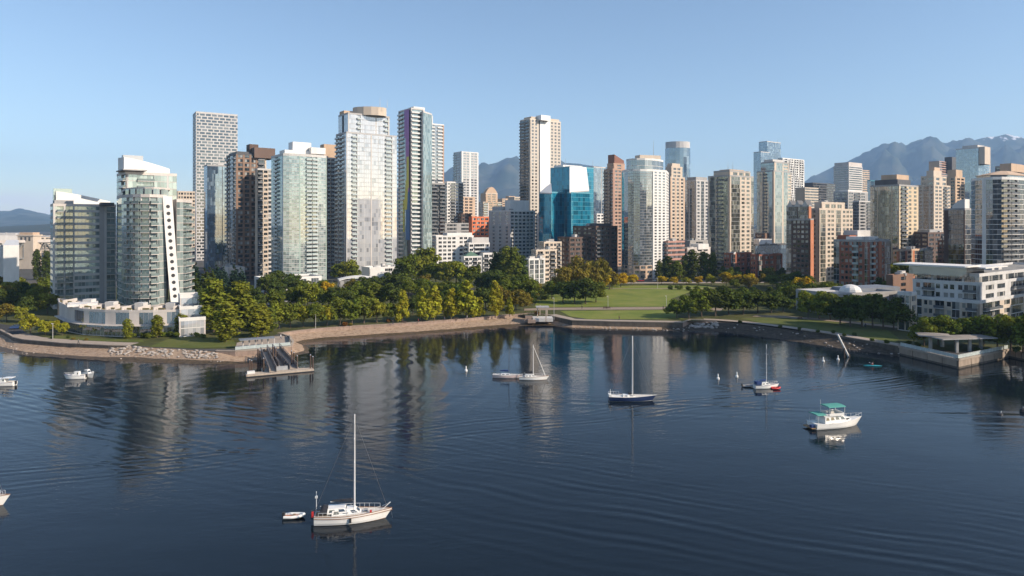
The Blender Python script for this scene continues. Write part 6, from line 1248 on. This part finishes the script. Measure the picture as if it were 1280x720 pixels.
# small cabin cruisers at left
def cruiser(px, py, rz, label, L, trim, mast=0, canv=None):
    e = boat('cabin_cruiser', px, py, rz, label, 'motor boat'); sec, dk = hull(e, L, L*.37, .85, GEL, trim, .9, .45, 2.3, deckm=GEL); house(e, -L*.2, L*.24, L*.3, L*.2, .85, 1.05, GEL, 3, .8, 'cabin', (.4, .82)); k = MB(); k.bx(-L*.46, -L*.22, -L*.14, L*.14, .8, 1.0, GELC); k.build('cockpit', e)
    if canv: k = MB(); k.bx(-L*.44, -L*.1, -L*.15, L*.15, 1.9, 2.0, canv); k.build('canopy', e)
    if mast: k = MB(); k.tube((-.2, 0, 1.8), (-.4, 0, mast), .06, .04, WIRE, 5); k.tube((-.3, -.5, mast*.7), (-.3, .5, mast*.7), .03, .03, WIRE, 4); k.build('mast', e)
    rails(e, dk, 10, 16, .5); k = MB(); k.bx(-L*.5-.35, -L*.5, -.2, .2, .3, 1.1, BLACKM); k.build('outboard', e); return e
cruiser(95, 473.5, R(190), 'blue-trimmed white cabin cruiser, left one of the rafted pair off the left beach', 4.6, BLUEC); cruiser(110, 471, R(-30), 'white cabin cruiser with a short dark mast, right one of the rafted pair', 4.4, GEL, 4.2)
e = cruiser(2, 482, R(186), 'white motor boat cut off by the left edge, moored off the left beach', 6.2, BLUEC, 2.6, GEL)
e = boat('sailboat', -39, 633, R(6), 'white sailboat of which only the bow shows at the left edge', 'sailboat'); L = 9.0; sec, dk = hull(e, L, 2.8, 1.1, GEL, STRIPE, .7, .35); house(e, -2.2, 1.2, 1.8, 1.1, 1.1, .5, GEL, 3, .8); rig(e, .3, 1.6, 12.2, L, (4.6, 0, 1.7), (-4.4, 0, 1.2), True, BLUEC, wb=1.2); rails(e, dk, 1, 15)
# rowing boat
KT = pm('teal_kayak', (.02, .3, .36), .4, .1); e = boat('kayak', 1091, 457.5, R(170), 'teal kayak with a paddler near the leaning white pole', 'kayak'); b = MB(); b.loft([[(x, w*math.cos(i*math.pi/4), .12+h*math.sin(i*math.pi/4)) for i in range(8)] for x, w, h in ((-2.5, .03, .03), (-1.6, .22, .14), (-.4, .34, .2), (.6, .33, .2), (1.7, .2, .14), (2.5, .03, .03))], KT); b.build('hull', e); KY = e
# buoys, pile, leaning pole, floating things
def buoy(px, py, label, h=1.0):
    q = at(px, py, 0); b = MB(); b.loft([[(r*math.cos(i*math.pi/4), r*math.sin(i*math.pi/4), z) for i in range(8)] for r, z in ((.3, -.3), (.42, .0), (.42, .35), (.2, .5), (.16, h+.3), (.05, h+.4))], GEL); tag(b.build('mooring_buoy', None, q), label, 'buoy', 'white mooring buoys')
buoy(582.5, 464, 'white mooring buoy alone left of the moored sailboat pair'); buoy(897.5, 474, 'white buoy, left one of two left of the small white sailboat'); buoy(921, 471.5, 'white buoy, nearer one to the small white sailboat'); buoy(1029, 452, 'white buoy, left one of two beside the leaning pole'); buoy(1047.5, 450, 'white buoy just left of the dark pile at the leaning pole')
q = at(1055.5, 447, 0); b = MB(); b.tube((0, 0, -2), (0, 0, 3.0), .2, .18, TIMD, 8); k = MB(); k.tube((0, 0, 3), (0, 0, 3.4), .22, .04, GEL, 8); ob = b.build('timber_pile', None, q); k.build('cap', ob); tag(ob, 'dark timber pile standing in the water under the leaning white pole', 'pile')
q = at(1061, 446, 0); tp = atY(1047, q.y, hz(418, q.y)); b = MB(); b.tube((0, 0, 0), tuple(tp-q), .32, .3, WHITE, 8); k = MB(); k.tube((0, 0, -2), (0, 0, .8), .4, .35, DSTONE, 8); ob = b.build('leaning_pole', None, q); k.build('base', ob); tag(ob, 'long white pole leaning out of the water near the right-hand shore', 'pole')
q = at(1250, 518, 0); b = MB(); b.loft([[(r*math.cos(i*math.pi/4)*1.5, r*math.sin(i*math.pi/4), z) for i in range(8)] for r, z in ((.2, -.2), (.45, .0), (.4, .25), (.1, .4))], BLACKM); ob = b.build('mooring_float', None, q); k = MB(); k.tube((.2, 0, .3), (.3, 0, .75), .1, .06, GEL, 6); k.build('stub', ob); tag(ob, 'dark mooring float with a pale stub, low on the water at the far right', 'buoy')
q = at(1279, 515, 0); b = MB(); b.loft([[(r*math.cos(i*math.pi/4)*1.4, r*math.sin(i*math.pi/4), z) for i in range(8)] for r, z in ((.3, -.2), (.55, .1), (.5, .6), (.15, .9))], BLACKM); k = MB(); k.tube((0, 0, .85), (0, 0, 1.15), .08, .08, METAL, 6); ob = b.build('mooring_float', None, q); k.build('ring', ob); tag(ob, 'black mooring drum touching the right edge of the view', 'buoy')
# ------------------------------------------------------------------ lamps, benches, cars, people
def lamp(px, py, h, label):
    e = empty('street_lamp', at(px, py), 0, label, 'street lamp', 'park lamps'); m = MB(); m.tube((0, 0, 0), (0, 0, h), .09, .06, GREYW, 6); m.build('pole', e); m = MB(); m.bx(-.5, .1, -.12, .12, h-.02, h+.14, WHITE); m.build('lamp_head', e)
for i, (px, py, h, lb) in enumerate(((692.5, 400, 8.5, 'tall pole lamp right of the timber viewing shelter'), (760, 384.5, 5, 'lamp in the middle of the lawn path'), (833, 384, 5, 'lamp at the right end of the lawn path'), (394.5, 411, 5, 'lamp on the beach wall by the ferry pier'), (690, 362, 6, 'lamp at the upper left corner of the lawn'), (822, 361, 6, 'lamp at the upper edge of the lawn under the round glass tower'), (1079, 408, 5, 'lamp on the shaded path before the domed building'), (66, 424, 5, 'lamp on the left-hand promenade before the podium'))): lamp(px, py, h, lb)
def bench(px, py, rz, label):
    e = empty('park_bench', at(px, py, GZ+.1), rz, label, 'bench', 'park benches'); m = MB(); m.bx(-.9, .9, -.25, .25, .4, .46, TIMD); m.build('seat', e); m = MB(); m.bx(-.9, .9, .24, .3, .46, .9, TIMD); m.build('backrest', e)
    for x in (-.75, .75): m = MB(); m.bx(x-.04, x+.04, -.22, .25, 0, .4, BLACKM); m.build('leg', e)
for px, py, lb in ((756.5, 385.8, 'left bench of two on the lawn path'), (760.5, 385.8, 'right bench of two on the lawn path'), (1000, 399.5, 'bench on the shaded path right of the dark trees'), (505, 404.5, 'bench on the beach promenade below the first yellow-green tree'), (570, 400, 'bench on the beach promenade near the fourth yellow-green tree')): bench(px, py, 0, lb)
m, n, l, p = newmat('car_paint'); oi = n.new('ShaderNodeObjectInfo'); l.new(oi.outputs['Color'], p.inputs['Base Color']); p.inputs['Roughness'].default_value = .25; p.inputs['Coat Weight'].default_value = .6; CARP = m
b = MB(); pr = [(-2.2, .35), (-2.25, .75), (-2.0, .95), (-1.2, 1.0), (1.0, .95), (1.9, .82), (2.2, .6), (2.2, .35)]
b.loft([[(x, y*s, z) for x, z in pr] for y, s in ((-.86, 1), (.86, 1))], CARP); b.loft([[(-1.9, -.78, .97), (1.05, -.78, .95), (1.05, .78, .95), (-1.9, .78, .97)], [(-1.35, -.62, 1.45), (.3, -.62, 1.47), (.3, .62, 1.47), (-1.35, .62, 1.45)]], BWIN); b.poly([(-1.3, -.6, 1.48), (.28, -.6, 1.49), (.28, .6, 1.49), (-1.3, .6, 1.48)], CARP); CB = b.mesh('body')
b = MB(); b.tube((0, -.1, 0), (0, .1, 0), .33, .33, BLACKM, 10); CW = b.mesh('wheel')
CC = [('white', (.7, .7, .7)), ('black', (.02, .02, .025)), ('silver', (.4, .41, .42)), ('red', (.35, .03, .03)), ('dark blue', (.03, .06, .16)), ('grey', (.15, .15, .16))]
def car(px, py, rz, ci, place):
    e = empty('parked_car', at(px, py, GZ+.1), rz, f'{CC[ci][0]} car {place}', 'car', 'parked cars'); o = inst('body', CB, e); o.color = CC[ci][1]+(1,)
    for x in (-1.35, 1.35):
        for y in (-.75, .75): inst('wheel', CW, e, (x, y, .33))
cars = [(746, 0), (757, 1), (768, 2), (779, 5), (790, 0), (801, 3), (820, 2), (830, 1), (841, 1), (853, 4), (905, 0), (918, 5), (948, 2), (962, 0), (975, 1)]
cnt = {}
for px, ci in cars:
    i = cnt.get(ci, 0); cnt[ci] = i+1; n_ = sum(1 for c in cars if c[1] == ci)
    car(px, 351.8, R(rnd.choice((2, 178))), ci, ('parked on the street above the lawn' if n_ == 1 else f'parked on the street above the lawn, {ORD[i]} {CC[ci][0]} one from the left'))
for px, py, ci, pl in ((341, 381.5, 0, 'parked in the gap between park trees, below the green glass tower'), (361, 378, 2, 'in the tree-lined lot, between the white car and the golden tree'), (383, 375.5, 5, 'parked under the trees left of the golden tree'), (600, 361.5, 1, 'on the street among the trees left of the lawn'), (565, 366, 0, 'on the street behind the yellow-green row'), (22, 411, 4, 'driving the bend of the waterfront road at far left')): car(px, py, R(20), ci, pl)
# people: one continuous skinned body each
def body_mesh(pose):
    st_ = {'walk': ((.12, .5), (.28, .08), (-.1, .48), (-.32, .1), .18), 'stand': ((.02, .48), (.0, .06), (.02, .48), (.0, .06), .05), 'sit': ((.42, .5), (.85, .42), (.42, .5), (.85, .42), .3)}[pose]
    dz = -.35 if pose == 'sit' else 0; V = [(0, 0, .92), (0, 0, 1.15), (0, 0, 1.4), (0, 0, 1.5), (0.02, 0, 1.62), (.02, 0, 1.74)]; Rr = [.15, .14, .16, .06, .1, .07]; E = [(0, 1), (1, 2), (2, 3), (3, 4), (4, 5)]
    for sg, (kn, ft) in ((1, st_[0:2]), (-1, st_[2:4])):
        i = len(V); V += [(0, sg*.1, .86), (kn[0], sg*.11, kn[1] if pose != 'sit' else .86), (ft[0], sg*.11, ft[1] if pose != 'sit' else .82), (ft[0]+.16, sg*.12, (ft[1]-.03) if pose != 'sit' else .88)]; Rr += [.11, .075, .05, .04]; E += [(0, i), (i, i+1), (i+1, i+2), (i+2, i+3)]
        i = len(V); sw = st_[4]*sg; V += [(0, sg*.2, 1.38), (-sw*.6 if pose != 'sit' else .15, sg*.27, 1.12), (-sw+.06 if pose != 'sit' else .42, sg*.27 if pose != 'sit' else sg*.3, .88 if pose != 'sit' else 1.12), (-sw+.08 if pose != 'sit' else .5, sg*.27 if pose != 'sit' else sg*.3, .8 if pose != 'sit' else 1.14)]; Rr += [.075, .055, .042, .04]; E += [(2, i), (i, i+1), (i+1, i+2), (i+2, i+3)]
    me = bpy.data.meshes.new('person'); me.from_pydata([(x, y, z+dz) for x, y, z in V], E, []); o = bpy.data.objects.new('tmp', me); COL.objects.link(o)
    md = o.modifiers.new('s', 'SKIN'); md.use_smooth_shade = True
    for i, r in enumerate(Rr): me.skin_vertices[0].data[i].radius = (r, r)
    me.skin_vertices[0].data[0].use_root = True; sb = o.modifiers.new('b', 'SUBSURF'); sb.levels = sb.render_levels = 1
    dg = bpy.context.evaluated_depsgraph_get(); out = bpy.data.meshes.new_from_object(o.evaluated_get(dg)); bpy.data.objects.remove(o); return out, dz
POSE = {k: body_mesh(k) for k in ('walk', 'stand', 'sit')}
HAIR = pm('dark_hair', (.04, .025, .018), .8, .1)
def person(px, py, rz, pose, shirt, trous, label, z=GZ+.1, loc=None):
    me, dz = POSE[pose]; me = me.copy(); me.materials.clear()
    for m_ in (pm('cloth_'+'_'.join(str(int(c*100)) for c in shirt), shirt, .9, .1), pm('cloth_'+'_'.join(str(int(c*100)) for c in trous), trous, .9, .1), SKIN): me.materials.append(m_)
    for p in me.polygons: zc = p.center.z-dz; p.material_index = 2 if zc > 1.47 else (1 if zc < .92 and abs(p.center.y) < .22 else 2 if (zc < .9) else 0)
    o = inst('person', me, None, loc if loc is not None else at(px, py, z), rz); tag(o, label, 'person'); b = MB()
    b.loft([[(.0+r*math.cos(i*math.pi/4), r*math.sin(i*math.pi/4), zz+dz) for i in range(8)] for r, zz in ((.1, 1.64), (.115, 1.7), (.1, 1.77), (.03, 1.82))], HAIR); b.build('hair', o); return o
for a_ in ((491, 406, .3, 'walk', (.05, .05, .06), (.04, .05, .1), 'person in black walking the beach promenade under the first yellow-green tree'), (523, 403.8, 3.3, 'walk', (.4, .05, .05), (.05, .05, .06), 'person in a red top walking the beach promenade'), (555.5, 401.3, .2, 'walk', (.1, .12, .2), (.05, .05, .07), 'person in a blue top walking the beach promenade'), (584, 399.2, 3.2, 'walk', (.5, .5, .48), (.08, .08, .1), 'person in white walking the beach promenade below the tallest yellow-green tree'), (727.5, 386, .1, 'walk', (.06, .06, .06), (.04, .04, .05), 'person in black on the lawn path left of the benches'), (829, 386.3, 3, 'walk', (.05, .06, .1), (.04, .04, .05), 'person in navy at the right end of the lawn path'), (774, 400, .2, 'walk', (.12, .08, .06), (.05, .05, .06), 'person in brown on the sea wall promenade below the lawn'), (1002, 416, 2.6, 'walk', (.5, .5, .5), (.05, .05, .06), 'person in a pale top on the shaded shore path'), (1082, 409.5, .2, 'stand', (.1, .1, .12), (.05, .05, .07), 'person in grey standing on the shaded path by the lamp'), (322, 427, 1, 'stand', (.4, .1, .05), (.05, .05, .08), 'person in orange standing on the ferry pier'), (351, 424, 3, 'walk', (.6, .6, .6), (.1, .1, .15), 'person in white walking on the ferry pier'), (98, 430.3, 0, 'walk', (.08, .1, .1), (.05, .05, .05), 'person in dark green on the left-hand promenade')): person(*a_)
person(0, 0, R(170), 'sit', (.5, .12, .06), (.05, .05, .06), 'paddler in a red top sitting in the teal kayak', loc=KY.location+Vector((0, 0, -.26)))
b = MB(); b.tube((0, -1.1, .0), (0, 1.1, .25), .02, .02, ALU, 5); b.bx(-.1, .1, -1.45, -1.05, -.03, .02, WHITE); b.bx(-.1, .1, 1.05, 1.45, .23, .27, WHITE); tag(b.build('paddle', None, KY.location+Vector((-.45, .1, .72)), R(170)), 'white-bladed paddle held across the teal kayak', 'paddle')
